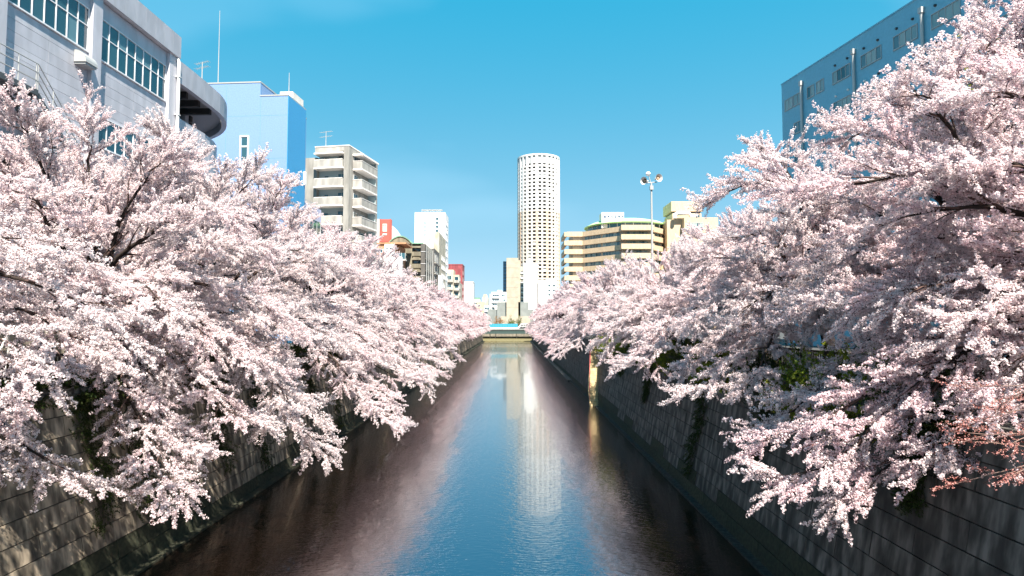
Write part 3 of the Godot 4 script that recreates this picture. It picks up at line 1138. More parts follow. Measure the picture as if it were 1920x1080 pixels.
	for k in 6:
		window(wt, -3.4, -2.4, 39.2 - k * 1.45, 40.0 - k * 1.45, .0, 1, [], M.frame_white, [M.glass2], T, .06)
		window(wt, -7.9, -6.8, 39.2 - k * 1.45, 39.9 - k * 1.45, .0, 1, [], M.frame_white, [M.curtain1, M.curtain0], T, .06)
		bx("ledge", M.slab_edge, wt, -8.6, -6.2, 38.85 - k * 1.45, 38.95 - k * 1.45, .001, .12)
	for k in 8:
		window(wt, 1.0, 2.4, 38 - k * 2.9, 39.4 - k * 2.9, .0, 1, [], M.frame_white, [M.glass2], S2, .08)
		window(wt, 4.0, 8.4, 38 - k * 2.9, 39.4 - k * 2.9, .0, 3, [], M.frame_white, [M.glass2, M.glass1], S2, .08)
	var fr := MB.new()
	for k in 7:
		fr.box(-8.8 + k * 1.05, -8.7 + k * 1.05, 42, 43.2, -2, -1.9)
		fr.bar(Vector3(-8.8 + k * 1.05, 42.05 if k % 2 else 43.1, -1.85), Vector3(-7.75 + k * 1.05, 43.1 if k % 2 else 42.05, -1.85), .1, .1)
	fr.box(-8.9, -1.3, 43.2, 43.35, -4, -1.8)
	part("roof_frame", fr, M.galvanised, wt)
	var cr := thing("cream_balcony_building", "small cream block with balconies beside the maroon tower", "building", Vector3(-20.4, BANK, -240))
	bx("wall", M.cream_wall, cr, -4.6, -1.6, 0, 22.0, -8, 0)
	bx("wall", M.cream_wall, cr, -1.59, .4, 0, 20.2, -8, -1.5)
	bx("wall", M.cream_wall, cr, -5, .4, 0, 17.5, -16, -8.01)
	for k in 6:
		var y := 18.0 - k * 2.9
		window(cr, -4.2, -2.4, y, y + 1.7, .0, 2, [], M.frame_grey, [M.glass1, M.glass2], T, .1)
		bx("balcony", M.stucco_light, cr, -4.6, -1.7, y - .7, y + .25, .01, .7)
		bx("balcony", M.stucco_light, cr, -1.55, .5, y - .9, y + .1, -1.49, -.6)
		window(cr, -1.3, .1, y + .1, y + 1.4, -1.5, 1, [], M.frame_grey, [M.glass0], T, .1)
		window(cr, 3.2, 6.2, y, y + 1.5, .4, 2, [], M.frame_grey, [M.glass0], S2, .1)
	var rd := thing("maroon_building", "plain maroon tiled block rising behind the cream balconies", "building", Vector3(-22.5, BANK, -290))
	bx("wall", M.red_tile, rd, -6.4, 0, 0, 28.3, -12, 0)
	bx("side_wing", M.red_tile, rd, -8, -6.42, 0, 27.0, -10, -1)
	bx("coping", M.red_tile, rd, -6.5, .1, 28.3, 28.7, -12.1, .1)
	for k in 7:
		window(rd, 2, 4, 24 - k * 3, 25.5 - k * 3, .0, 1, [], M.frame_grey, [M.glass0], S2, .1)
	var w2 := thing("white_block", "small plain white block at the end of the left bank's row", "building", Vector3(-18.6, BANK, -300))
	bx("wall", M.white_wall, w2, -4.7, 0, 0, 21.0, -9, 0)
	bx("side", M.offwhite_grey, w2, .002, .5, 0, 20.8, -9, -.2)
	window(w2, -2.2, -1.4, 10.5, 11.6, .0, 1, [], M.frame_grey, [M.glass0], T, .1)
	bx("coping", M.white_wall, w2, -4.8, .55, 21.0, 21.3, -9.1, .1)


func antenna(o: Node3D, h: float, w: float) -> void:
	var b := MB.new()
	b.tube(PackedVector3Array([Vector3.ZERO, Vector3(0, h, 0)]), .06, .045, 8)
	part("pole", b, M.galvanised, o)
	for k in 2:
		var y := h * (.97 - .2 * k)
		var e := MB.new()
		e.tube(PackedVector3Array([Vector3(-w * .5, y, -.4), Vector3(w * .5, y, .4)]), .028, .028, 5)
		for i in 7:
			var t := -.5 + i / 6.0
			e.tube(PackedVector3Array([Vector3(w * t, y, .8 * t) - Vector3(.1, 0, -.28), Vector3(w * t, y, .8 * t) + Vector3(.1, 0, -.28)]), .016, .016, 4)
		part("aerial", e, M.galvanised, o)


# ---------------------------------------------------------------- right bank buildings
func right_buildings() -> void:
	var T := Transform3D()
	# local x runs along the facade towards the camera, local z towards the canal
	var a := thing("blue_office_building", "long blue building with rows of curtained windows and white pipes, upper right", "building", Vector3(26.6, BANK, -62), deg_to_rad(-80.7))
	bx("wall", M.blue_facade, a, 0, 46, 0, 25.5, -16, 0)
	bx("coping", M.blue_facade, a, -.05, 46, 25.5, 25.62, -16, .05)
	var cur := [M.curtain0, M.curtain0, M.curtain1, M.curtain1, M.glass2, M.curtain2]
	var spans := [[4.1, 5.05, 2], [5.45, 6.42, 2], [7.68, 9.84, 4], [11.2, 13.4, 4], [14.72, 16.98, 4], [18.3, 20.6, 4], [21.95, 24.2, 4], [25.5, 27.7, 4], [29.1, 31.3, 4], [.56, 1.75, 2], [1.95, 3.15, 2]]
	for row in 8:
		var y := 22.72 - row * 2.68
		for i in spans.size():
			var q: Array = spans[i]
			if row > 0 and (i == 9 or i == 0) and row != 3:
				continue
			window(a, q[0], q[1], y, y + .98, -.012, q[2], [], M.frame_grey, cur, T, .045)
			for k in 2:
				if q[2] == 4:
					var x: float = q[0] + .35 + k * 1.55
					vent(a, x, y + 1.52)
		# small spot lamps above the top row only
	for x in [3.35, 10.45, 17.56, 24.7, 31.8]:
		var p := MB.new()
		p.tube(PackedVector3Array([Vector3(x, 0, .16), Vector3(x, 24.2, .16)]), .115, .115, 10)
		var o := part("pipe", p, M.pipe, a)
		bx("pipe_head", M.pipe, o, x - .16, x + .16, 24.2, 24.62, .02, .32)
	# hospital: angled bays with cream balcony bands
	var h := thing("hospital_building", "cream hospital with stacked balcony bands, green roof and a roof sign", "building", Vector3(39, BANK, -224))
	var plan := [Vector2(-18.4, 14.2), Vector2(-12.6, 14.2), Vector2(0, 0), Vector2(10.2, 0), Vector2(21.5, 14)]
	var inner := PackedVector2Array([Vector2(-16.2, -15.2), Vector2(-12.3, -15.2), Vector2(.4, -1.3), Vector2(9.8, -1.3), Vector2(21, -15), Vector2(21, -32), Vector2(-16.2, -32)])
	part("core", MB.new().prism(inner, 0, 36.0), M.hospital_wall, h)
	for k in 9:
		var top := 36.1 - 3.28 * k
		var band: MB
		var bo: MeshInstance3D = null
		for i in 4:
			var p := Vector2(plan[i].x, -plan[i].y)
			var q := Vector2(plan[i + 1].x, -plan[i + 1].y)
			if i == 2:
				continue
			var dd := (q - p).normalized()
			var o := Vector2(-dd.y, dd.x)
			if o.y < 0:
				o = -o
			band = MB.new()
			band.prism(PackedVector2Array([p + dd * .01, q - dd * .01, q - dd * .01 - o * 1.1, p + dd * .01 - o * 1.1]), top - 1.8, top)
			if bo == null:
				bo = part("balcony_band", band, M.hospital, h)
			else:
				part("side_band", band, M.hospital, bo)
		var end := MB.new()
		end.box(-19.4, -18.42, top - 1.75, top - .1, -30, -14.3)
		part("end_band", end, M.hospital, bo)
		part("bay_band", MB.new().box(-.9, 10.6, top - 1.75, top + .05, -1.0, 2.4), M.hospital, bo)
		bx("slab", M.hospital_wall, bo, -.85, 10.55, top - 1.82, top - 1.76, -1.2, 2.35)
		if k > 5:
			continue
		var y := top - 3.26
		var ang := atan2(13.9, 12.7)
		var W := Transform3D(Basis(Vector3.UP, -ang), Vector3(-12.3, 0, -15.2))
		for j in 2:
			window(h, 1.0 + j * 8.6, 8.6 + j * 8.6, y, y + 1.4, .05, 6, [], M.frame_grey, [M.glass2, M.curtain0, M.glass2, M.curtain2], W, .07)
		window(h, 1.6, 9.0, y, y + 1.4, -1.25, 7, [], M.frame_grey, [M.curtain0, M.curtain1, M.curtain2, M.glass2], T, .07)
		var W2 := Transform3D(Basis(Vector3.UP, atan2(13.7, 11.2)), Vector3(9.8, 0, -1.3))
		for j in 2:
			window(h, 1.4 + j * 8, 8.0 + j * 8, y, y + 1.4, .05, 5, [], M.frame_grey, [M.glass1, M.glass0, M.curtain2], W2, .07)
	# glazed top storey under the green roof
	var pent := PackedVector2Array()
	for k in 17:
		var f := PI * k / 16
		pent.append(Vector2(4.6 + 14.6 * cos(f), -19 + 14.5 * sin(f)))
	part("top_storey", MB.new().prism(pent, 36.0, 38.3), M.glass1, h)
	for k in 17:
		bx("mullion", M.frame_white if k % 4 == 0 else M.frame_grey, h, pent[k].x - .12, pent[k].x + .12, 36.0, 38.3, pent[k].y + .02, pent[k].y + .2)
	var rf := MB.new()
	rf.T = Transform3D(Basis(), Vector3(4.6, 0, -19)).scaled_local(Vector3(1, 1, 1.02))
	rf.lathe(PackedVector2Array([Vector2(0, 38.0), Vector2(15.9, 38.0), Vector2(16.0, 38.25), Vector2(13.2, 39.6), Vector2(9.5, 40.5), Vector2(5, 41.0), Vector2(0, 41.1)]), 40)
	part("green_roof", rf, M.roof_green, h)
	bx("terrace_rail", M.steel_dark, h, -.7, 10.4, 37.35, 37.45, 2.1, 2.2)
	for k in 24:
		bx("terrace_baluster", M.steel_dark, h, -.7 + k * .482, -.62 + k * .482, 36.16, 37.35, 2.1, 2.2)
	bx("sign_block", M.sign_white, h, -6.3, 1.8, 36.5, 42.3, -14, -7.5)
	kanji(h, Vector3(-5.7, 40.1, -7.46), 1.16, 1.5)
	bx("stair_block", M.hospital, h, 16.6, 32, 0, 39.0, -30, -4)
	bx("stair_block", M.hospital, h, 22.0, 34, 0, 39.3, -3.99, -1)
	bx("lift_tower", M.hospital, h, 18.6, 29.0, 39.0, 41.3, -16, -4.1)
	bx("lift_tower", M.hospital, h, 18.2, 29.3, 42.0, 45.6, -16.3, -3.9)
	bx("lift_slot", M.soffit, h, 18.8, 28.8, 41.3, 42.0, -15, -4.6)
	window(h, 24.2, 28.6, 34.8, 37.3, -.99, 4, [36.0], M.frame_grey, [M.glass2, M.curtain0, M.curtain1], T, .1)
	window(h, 25.2, 25.9, 39.6, 40.8, -4.1, 1, [], M.frame_grey, [M.glass0], T, .08)
	window(h, 27.6, 28.4, 39.6, 40.8, -4.1, 1, [], M.frame_grey, [M.glass0], T, .08)
	var duct := MB.new()
	duct.tube(PackedVector3Array([Vector3(19, 39.2, -2.2), Vector3(19, 40.4, -2.2), Vector3(20, 41, -2.2), Vector3(24, 41, -2.2), Vector3(24.6, 40, -2.2), Vector3(27, 40, -2.2)]), .75, .75, 12)
	part("roof_duct", duct, M.white_paint, h)
	var lp := thing("loudspeaker_pole", "tall slim grey pole carrying two horn loudspeakers above the right bank", "loudspeaker pole", Vector3(12.1, BANK, -55))
	var pm := MB.new()
	pm.tube(PackedVector3Array([Vector3.ZERO, Vector3(0, 7, 0), Vector3(0, 14.2, 0)]), .13, .075, 12)
	part("pole", pm, M.galvanised, lp)
	var arm := MB.new()
	arm.tube(PackedVector3Array([Vector3(-.5, 14.2, 0), Vector3(.5, 14.3, 0)]), .04, .04, 8)
	arm.tube(PackedVector3Array([Vector3(0, 14.0, 0), Vector3(-.25, 15.0, 0)]), .035, .035, 8)
	arm.box(-.14, .14, 13.6, 13.95, -.1, .18)
	part("bracket", arm, M.galvanised, lp)
	var lens := MB.new()
	lens.T = Transform3D(Basis(), Vector3(-.27, 15.0, 0))
	lens.lathe(PackedVector2Array([Vector2(0, .2), Vector2(.16, .16), Vector2(.22, .0), Vector2(.14, -.14), Vector2(0, -.16)]), 14)
	part("beacon", lens, M.white_paint, lp)
	for q in [[Vector3(-.52, 14.35, .15), Vector3(-.75, -.05, .66)], [Vector3(.5, 14.6, .1), Vector3(.35, -.02, .93)]]:
		var dir: Vector3 = q[1].normalized()
		var x := dir.cross(Vector3.UP).normalized()
		var hb := Transform3D(Basis(x, dir, x.cross(dir)).scaled(Vector3(.82, .82, .82)), q[0])
		var hm := MB.new()
		hm.T = hb
		hm.lathe(PackedVector2Array([Vector2(0, -.34), Vector2(.12, -.34), Vector2(.13, -.1), Vector2(.2, .1), Vector2(.33, .26), Vector2(.40, .34), Vector2(.42, .35)]), 20)
		var ho := part("horn", hm, M.horn, lp)
		var hi := MB.new()
		hi.T = hb
		hi.lathe(PackedVector2Array([Vector2(.395, .335), Vector2(.3, .22), Vector2(.16, .06), Vector2(.13, .02), Vector2(.12, .14), Vector2(0, .16)]), 20)
		part("throat", hi, M.horn_inside, ho)


func vent(o: Node3D, x: float, y: float) -> void:
	var b := MB.new()
	b.T = Transform3D(Basis(Vector3.RIGHT, PI / 2), Vector3(x, y, 0))
	b.lathe(PackedVector2Array([Vector2(.10, -.01), Vector2(.10, .10), Vector2(.06, .15), Vector2(0, .16)]), 8)
	part("vent_cap", b, M.vent_dark if rng.randf() < .8 else M.white_paint, o)


# the six characters of the roof sign, stroke by stroke
func kanji(o: Node3D, at: Vector3, w: float, step: float) -> void:
	var signs := [
		[[.1, .85, .9, .85], [.25, .7, .75, .7], [.25, .35, .75, .35], [.25, .52, .75, .52], [.25, .35, .25, .7], [.75, .35, .75, .7], [.5, 0, .5, 1], [.48, .35, .1, 0], [.52, .35, .9, 0]],
		[[.5, 1, .5, .84], [.08, .82, .92, .82], [.25, .68, .75, .68], [.25, .45, .75, .45], [.25, .45, .25, .68], [.75, .45, .75, .68], [.5, .45, .5, 0], [.3, .3, .12, .06], [.7, .3, .88, .06]],
		[[.3, .4, .3, 1], [.7, .4, .7, 1], [.12, .76, .88, .76], [.05, .4, .95, .4], [.35, .3, .12, 0], [.65, .3, .88, 0]],
		[[.05, .95, .18, .82], [.02, .65, .15, .52], [.03, 0, .2, .32], [.3, .86, .96, .86], [.62, 1, .62, .88], [.4, .84, .92, .5], [.86, .84, .32, .5], [.42, .45, .38, 0], [.84, .45, .84, 0], [.42, .36, .84, .36], [.42, .2, .84, .2]],
		[[.55, 1, .55, .9], [.2, .88, .96, .88], [.2, .88, .1, 0], [.02, .7, .12, .58], [.02, .38, .16, .46], [.34, .68, .94, .68], [.36, 0, .36, .48], [.36, .48, .92, .48], [.92, .48, .92, 0], [.64, .68, .46, .12], [.62, .4, .8, .14]],
		[[.08, 0, .08, .96], [.08, .95, .3, .92], [.3, .92, .16, .62], [.16, .62, .3, .4], [.66, 1, .66, .86], [.4, .82, .96, .82], [.4, .82, .4, .68], [.96, .82, .96, .68], [.52, .6, .86, .6], [.4, .4, .96, .4], [.58, .4, .4, 0], [.76, .4, .76, .06], [.76, .06, .97, .06]],
	]
	for i in signs.size():
		var b := MB.new()
		for s in signs[i]:
			var p := at + Vector3(i * step * .84 + s[0] * w, s[1] * w, 0)
			var q := at + Vector3(i * step * .84 + s[2] * w, s[3] * w, 0)
			b.bar(p, q, .12, .10)
		part("letter", b, M.letter_blue, o)


# ---------------------------------------------------------------- towers and blocks beyond the bridge
func far_buildings() -> void:
	var T := Transform3D()
	var S2 := Transform3D(Basis(Vector3.UP, PI / 2), Vector3.ZERO)
	var t := thing("round_tower", "tall round white and cream residential tower with a grid of windows", "tower", Vector3(23.5, BANK, -560))
	var R := 18.7
	var glass := MB.new()
	glass.lathe(PackedVector2Array([Vector2(0, 0), Vector2(R - 1.1, 0), Vector2(R - 1.1, 140), Vector2(0, 140)]), 64)
	part("glass_core", glass, M.tower_glass, t)
	var floors := 42
	var fh := 136.0 / floors
	var band := MB.new()
	band.lathe(PackedVector2Array([Vector2(R - 1.3, 0), Vector2(R - .15, 0), Vector2(R - .15, 1.3), Vector2(R - 1.3, 1.3), Vector2(R - 1.3, 0)]), 72)
	var bm := band.mesh()
	for k in floors:
		var y := k * fh
		inst("floor_band", bm, M.tower_white if y > 98 else M.tower_cream, t, Transform3D(Basis(), Vector3(0, y, 0)))
	inst("floor_band", bm, M.tower_white, t, Transform3D(Basis(), Vector3(0, 136.0, 0)))
	var crown := MB.new()
	crown.lathe(PackedVector2Array([Vector2(R - 1.3, 145.6), Vector2(R + .1, 145.6), Vector2(R + .1, 147.0), Vector2(R - 1.3, 147.0), Vector2(R - 1.3, 145.6)]), 72)
	part("crown_ring", crown, M.tower_white, t)
	var lou := MB.new()
	lou.lathe(PackedVector2Array([Vector2(R - .9, 139), Vector2(R - .9, 145.6)]), 64)
	part("crown_louvre", lou, M.offwhite_grey, t)
	var cols := 26
	for k in cols:
		var f := TAU * (k + .5) / cols
		var wide := 2.0 if k % 2 else 1.35
		var b1 := MB.new()
		var d := Vector3(sin(f), 0, cos(f))
		b1.T = Transform3D(Basis(Vector3.UP, f), Vector3(0, 0, 0))
		b1.box(-wide / 2, wide / 2, 98.05, 146.4, R - 1.3, R + .02)
		part("pier", b1, M.tower_white, t)
		var b2 := MB.new()
		b2.T = b1.T
		b2.box(-wide / 2, wide / 2, 0, 98.0, R - 1.3, R + .02)
		part("pier", b2, M.tower_orange if k % 4 == 1 else M.tower_cream, t)
	# blinds drawn here and there
	for k in 150:
		var f := TAU * (rng.randi() % cols) / cols
		var y := (rng.randi() % floors) * fh
		var b := MB.new()
		b.T = Transform3D(Basis(Vector3.UP, f), Vector3.ZERO)
		b.box(-1.25, 1.25, y + 1.32 + (0.0 if k % 3 else .9), y + fh - .02, R - 1.09, R - .95)
		part("blind", b, M.tower_white if k % 2 else M.offwhite_grey, t)
	# bays glazed flush with pale panels
	for f in [-.12, -1.0, .95]:
		var b := MB.new()
		b.T = Transform3D(Basis(Vector3.UP, f), Vector3.ZERO)
		for k in floors:
			if hash(k * 7 + int(f * 100)) % 5 > 0:
				b.box(-1.3, 1.3, k * fh + 1.5, k * fh + fh - .3, R - 1.2, R - .55)
		part("pale_bay", b, M.tower_white, t, true)
	var sl := thing("beige_slab_tower", "plain beige windowless slab tower beyond the bridge", "tower", Vector3(.2, BANK, -330))
	bx("shaft", M.beige_slab, sl, -3.05, 3.05, 5.3, 35.6, -7, 0)
	bx("side", M.beige_slab, sl, 3.053, 4.1, 5.3, 34.6, -7.5, -2)
	for k in 5:
		bx("joint", M.embankment, sl, -3.04, 3.04, 10 + k * 5.1, 10.1 + k * 5.1, .001, .03)
	bx("wing", M.wing_grey, sl, -8.0, -3.06, 0, 12.75, -10, -2)
	bx("wing", M.wing_grey, sl, 3.06, 8.3, 0, 12.75, -10, -2)
	bx("low_wing", M.wing_grey, sl, -13, -8.003, 0, 9.0, -10, -3)
	bx("low_wing", M.wing_grey, sl, 8.303, 11, 0, 9.0, -10, -3)
	bx("podium", M.beige_slab, sl, -6, 9, 0, 5.29, -8, 3)
	var bg := thing("blue_glass_tower", "slim dark blue glass tower just left of the beige slab", "tower", Vector3(-4.5, BANK, -620))
	bx("glass", M.glass2, bg, -4, 14, 0, 61.6, -20, 0)
	for k in 19:
		bx("floor_line", M.deep_blue_and_shade, bg, -4.05, 14, 2.0 + k * 3.2, 2.5 + k * 3.2, .001, .15)
	for k in 5:
		bx("fin", M.deep_blue_and_shade, bg, -4.1 + k * 1.6, -3.9 + k * 1.6, 0, 61.8, .001, .3)
	var c2 := thing("cream_slot_building", "cream block with small balcony slots between beige slab and white block", "building", Vector3(4, BANK, -400))
	bx("wall", M.cream_wall, c2, -.4, 5, 0, 37.2, -10, 0)
	for k in 11:
		bx("slot", M.soffit, c2, 1.6, 3.3, 3.2 + k * 3.05, 4.1 + k * 3.05, .001, .05)
		bx("balcony", M.white_warm, c2, 1.4, 3.5, 2.2 + k * 3.05, 3.15 + k * 3.05, .001, .6)
	var wb := thing("white_slab_building", "tall blank white block in front of the round tower", "building", Vector3(7, BANK, -380))
	bx("wall", M.white_wall, wb, 0, 8, 0, 37.6, -12, 0)
	bx("roof_box", M.white_wall, wb, 1.5, 5.5, 37.6, 39.4, -8, -2)
	for k in 4:
		bx("joint", M.slab_edge, wb, .01, 7.99, 6 + k * 8, 6.12 + k * 8, .001, .03)
	var w3 := thing("white_stepped_building", "white stepped block with small windows right of the blank white block", "building", Vector3(17.4, BANK, -420))
	bx("wall", M.white_wall, w3, 0, 5.2, 0, 29.8, -12, 0)
	bx("wall", M.white_wall, w3, 5.203, 12, 0, 31.0, -14, -2)
	bx("side_slot", M.soffit, w3, -1.0, -.003, 0, 27.8, -12, -1)
	for k in 6:
		window(w3, 6.5, 8.0, 26 - k * 3, 27 - k * 3, -2, 1, [], M.frame_grey, [M.glass1], T, .1)
		window(w3, 9.4, 11.2, 26 - k * 3, 27 - k * 3, -2, 2, [], M.frame_grey, [M.glass0], T, .1)
	var ap := thing("white_apartment_block", "white apartment block with balcony rows left of the blue tower", "building", Vector3(-14.7, BANK, -420))
	bx("wall", M.white_wall, ap, 1.2, 11.2, 0, 22.2, -12, 0)
	bx("wall", M.offwhite_grey, ap, 0, 1.197, 0, 21.0, -12, -.6)
	bx("wing", M.white_wall, ap, 3.5, 6.5, 0, 12.4, .01, 4)
	bx("roof_box", M.white_wall, ap, 5, 8, 22.2, 23.6, -9, -4)
	for k in 7:
		window(ap, 1.9, 6.2, 1.6 + k * 2.95, 2.7 + k * 2.95, .0, 3, [], M.frame_white, [M.glass2, M.glass0], T, .1)
		window(ap, 8.0, 10.4, 1.6 + k * 2.95, 2.7 + k * 2.95, .0, 2, [], M.frame_white, [M.glass2, M.curtain0], T, .1)
		bx("balcony", M.white_wall, ap, 1.6, 6.5, .5 + k * 2.95, 1.5 + k * 2.95, .005, .9)
	var pc := thing("peach_building", "peach coloured block with a cream gabled top, far left of the bridge", "building", Vector3(-22, BANK, -400))
	bx("wall", M.peach, pc, 0, 4.2, 0, 15, -9, 0)
	bx("wall", M.cream_wall, pc, 3.2, 7, 0, 17.4, -12, -3)
	var gb := MB.new()
	gb.prism(PackedVector2Array([Vector2(3.2, 17.4), Vector2(7, 17.4), Vector2(6.0, 20), Vector2(4.2, 20)]), 3.0, 12)
	for i in gb.v.size():
		gb.v[i] = Vector3(gb.v[i].x, gb.v[i].z, -gb.v[i].y)
		gb.n[i] = Vector3(gb.n[i].x, gb.n[i].z, -gb.n[i].y)
	part("gable", gb, M.cream_wall, pc)
	for k in 4:
		window(pc, .8, 2.0, 12 - k * 3, 13.2 - k * 3, .0, 1, [], M.frame_white, [M.glass1], T, .1)
	var gy := thing("grey_balcony_block", "low grey block with rows of balconies right of the peach block", "building", Vector3(-17, BANK, -390))
	bx("wall", M.offwhite_grey, gy, 0, 3.6, 0, 12.6, -9, 0)
	for k in 4:
		window(gy, .4, 3.1, 1.3 + k * 2.9, 2.7 + k * 2.9, .0, 3, [], M.frame_white, [M.glass1, M.glass2], T, .1)
		bx("balcony", M.white_wall, gy, .2, 3.4, .1 + k * 2.9, 1.1 + k * 2.9, .01, .7)
	var gn := thing("green_roof_house", "small block with a pale green roof garden behind the white block", "house", Vector3(-28, BANK, -420))
	bx("wall", M.white_warm, gn, 0, 7, 0, 17.4, -9, 0)
	bx("green_roof", M.copper_green, gn, .2, 6.8, 17.4, 18.6, -8, -.4)
	for k in 4:
		window(gn, 1, 5.5, 14 - k * 3, 15.4 - k * 3, .0, 3, [], M.frame_white, [M.glass1, M.glass2], T, .1)


# ---------------------------------------------------------------- bridge, fences, stairs
func bridge_and_street() -> void:
	var b := thing("road_bridge", "low road bridge with dark girders across the far end of the canal", "bridge", Vector3(-1.5, 0, -275))
	bx("deck", M.wing_grey, b, -34, 34, 4.62, 5.1, -7, 0)
	bx("girder", M.girder, b, -13, 13, 3.0, 4.61, -.9, -.3)
	bx("girder", M.girder, b, -13, 13, 3.0, 4.61, -6.2, -5.6)
	for x in [-8.2, -5.8, 3.4]:
		bx("pier", M.white_warm, b, x, x + .3, -.5, 4.6, -4.5, -3.2)
	for k in 11:
		bx("railing_panel", M.teal, b, -8.1 + k * 1.1, -7.04 + k * 1.1, 5.75, 7.35, -.35, -.22)
		bx("railing_post", M.girder, b, -8.16 + k * 1.1, -8.08 + k * 1.1, 5.1, 7.3, -.45, -.36)
	bx("bottom_rail", M.white_warm, b, -8.2, 4.0, 5.45, 5.62, -.34, -.26)
	for k in 10:
		bx("side_railing_panel", M.steel_dark, b, 5.0 + k * 1.2, 6.15 + k * 1.2, 5.15, 6.2, -.3, -.25)
	van(Vector3(2.7, 5.1, -278.6))
	var bu := [leaf_spray(91, 26, .5, .09, Color(.05, .09, .02), Color(.16, .20, .04), Color(.05, .04, .02))]
	var cone := bush("evergreen_shrub", "yellow-green conical evergreen behind the bridge, left of the van", "", Vector3(-.4, BANK - .3, -303), Vector3(1.3, 4.2, 1.3), 260, 91, bu[0], 1.8)
	bush("evergreen_shrub", "taller pointed green evergreen behind the bridge, above the van", "", Vector3(3.4, BANK - .3, -302), Vector3(.9, 4.8, .9), 200, 92, bu[0], 1.8)
	var or_sp := leaf_spray(93, 26, .5, .09, Color(.30, .14, .05), Color(.46, .30, .14), Color(.1, .05, .03))
	bush("orange_bush", "pale orange budding bush at the bridge's left end, below the slab tower", "", Vector3(-6.2, BANK - .3, -300), Vector3(2.4, 4.4, 1.6), 300, 94, or_sp, 1.9)

	# railings on the banks
	var bal := MB.new().box(-.022, .022, .10, .95, -.022, .022).mesh()
	for q in [["dark brown slatted railing along the left bank behind the cherry boughs", Vector3(-14.0, BANK + .1, -14.2), Vector3(-14.0, BANK + .1, -38.0)],
			["dark brown slatted railing running back from the left wall, left frame edge", Vector3(-19.5, BANK + .1, -16.8), Vector3(-14.0, BANK + .1, -18.6)],
			["dark brown slatted railing along the right bank behind the green shrubs", Vector3(10.6, BANK + .1, -17.4), Vector3(10.6, BANK + .1, -41.0)],
			["dark brown slatted railing running back from the right wall, right frame edge", Vector3(10.7, BANK + .1, -17.2), Vector3(18.0, BANK + .1, -19.0)]]:
		var p: Vector3 = q[1]
		var e: Vector3 = q[2]
		var o := thing("railing", q[0], "railing", p, atan2(-(e.z - p.z), e.x - p.x))
		var L := p.distance_to(e)
		bx("top_rail", M.fence_brown, o, 0, L, .96, 1.04, -.045, .045)
		bx("bottom_rail", M.fence_brown, o, 0, L, .12, .18, -.03, .03)
		for k in int(L / 2.0) + 1:
			bx("post", M.fence_brown, o, k * 2.0 - .05, k * 2.0 + .05, 0, 1.1, -.05, .05)
		for k in int(L / .17):
			inst("slat", bal, M.fence_brown, o, Transform3D(Basis(), Vector3(.08 + k * .17, 0, 0)))
	# white braced frame before the grey building's foot
	var w := thing("braced_frame", "white steel frame with diagonal braces before the building's beige base, left edge", "frame", Vector3(-20.2, BANK, -20), PI / 2)
	for k in 9:
		bx("post", M.white_paint, w, k * 1.9, k * 1.9 + .07, 0, 3.2, -.04, .04)
		var d := MB.new()
		d.bar(Vector3(k * 1.9 + .05, 1.9, .06), Vector3(k * 1.9 - .9, .1, .06), .06, .04)
		part("brace", d, M.white_paint, w)
	for y in [1.0, 1.9, 3.1]:
		bx("rail", M.beige_base, w, 0, 15.3, y, y + .06, -.09, -.045)

	# the stairs on the right wall
	var s := thing("canal_stairs", "narrow sunlit stone stairs with red handrails down the right canal wall", "stairs", Vector3(7.35, 0, -61))
	for k in 26:
		var y := .5 + k * .2
		var z := -k * .22
		var x: float = maxf(0.0, wall_x(1, y) - 7.35 - .95)
		bx("step", M.stair_stone, s, x, x + .98, y - .35, y, z - .235, z)
	for k in 3:
		bx("bottom_step", M.stair_stone, s, -.05, .95, -.4, .48 - .19 * k, .003 + k * .32, .32 + k * .32)
	var solid := MB.new()
	solid.box(.02, .93, -.5, .2, -1.2, -.1)
	part("landing_base", solid, M.ledge, s)
	var rails := MB.new()
	rails.tube(PackedVector3Array([Vector3(1.0, 1.4, .9), Vector3(1.75, 4.3, 3.1), Vector3(2.0, 5.6, 3.9)]), .05, .05, 6)
	rails.tube(PackedVector3Array([Vector3(.93, .8, .9), Vector3(1.55, 3.6, 3.1), Vector3(1.85, 5.0, 3.9)]), .035, .035, 6)
	part("handrail", rails, M.handrail_red, s)
	var r2 := MB.new()
	r2.tube(PackedVector3Array([Vector3(-.02, 1.3, .1), Vector3(.35, 3.6, -2.6), Vector3(.75, 6.0, -5.4)]), .04, .04, 6)
	for k in 5:
		r2.tube(PackedVector3Array([Vector3(.02 + .17 * k, .5 + k * 1.06, -.1 - 1.18 * k), Vector3(.02 + .17 * k, 1.45 + k * 1.06, -.1 - 1.18 * k)]), .025, .025, 5)
	part("handrail", r2, M.handrail_red, s)


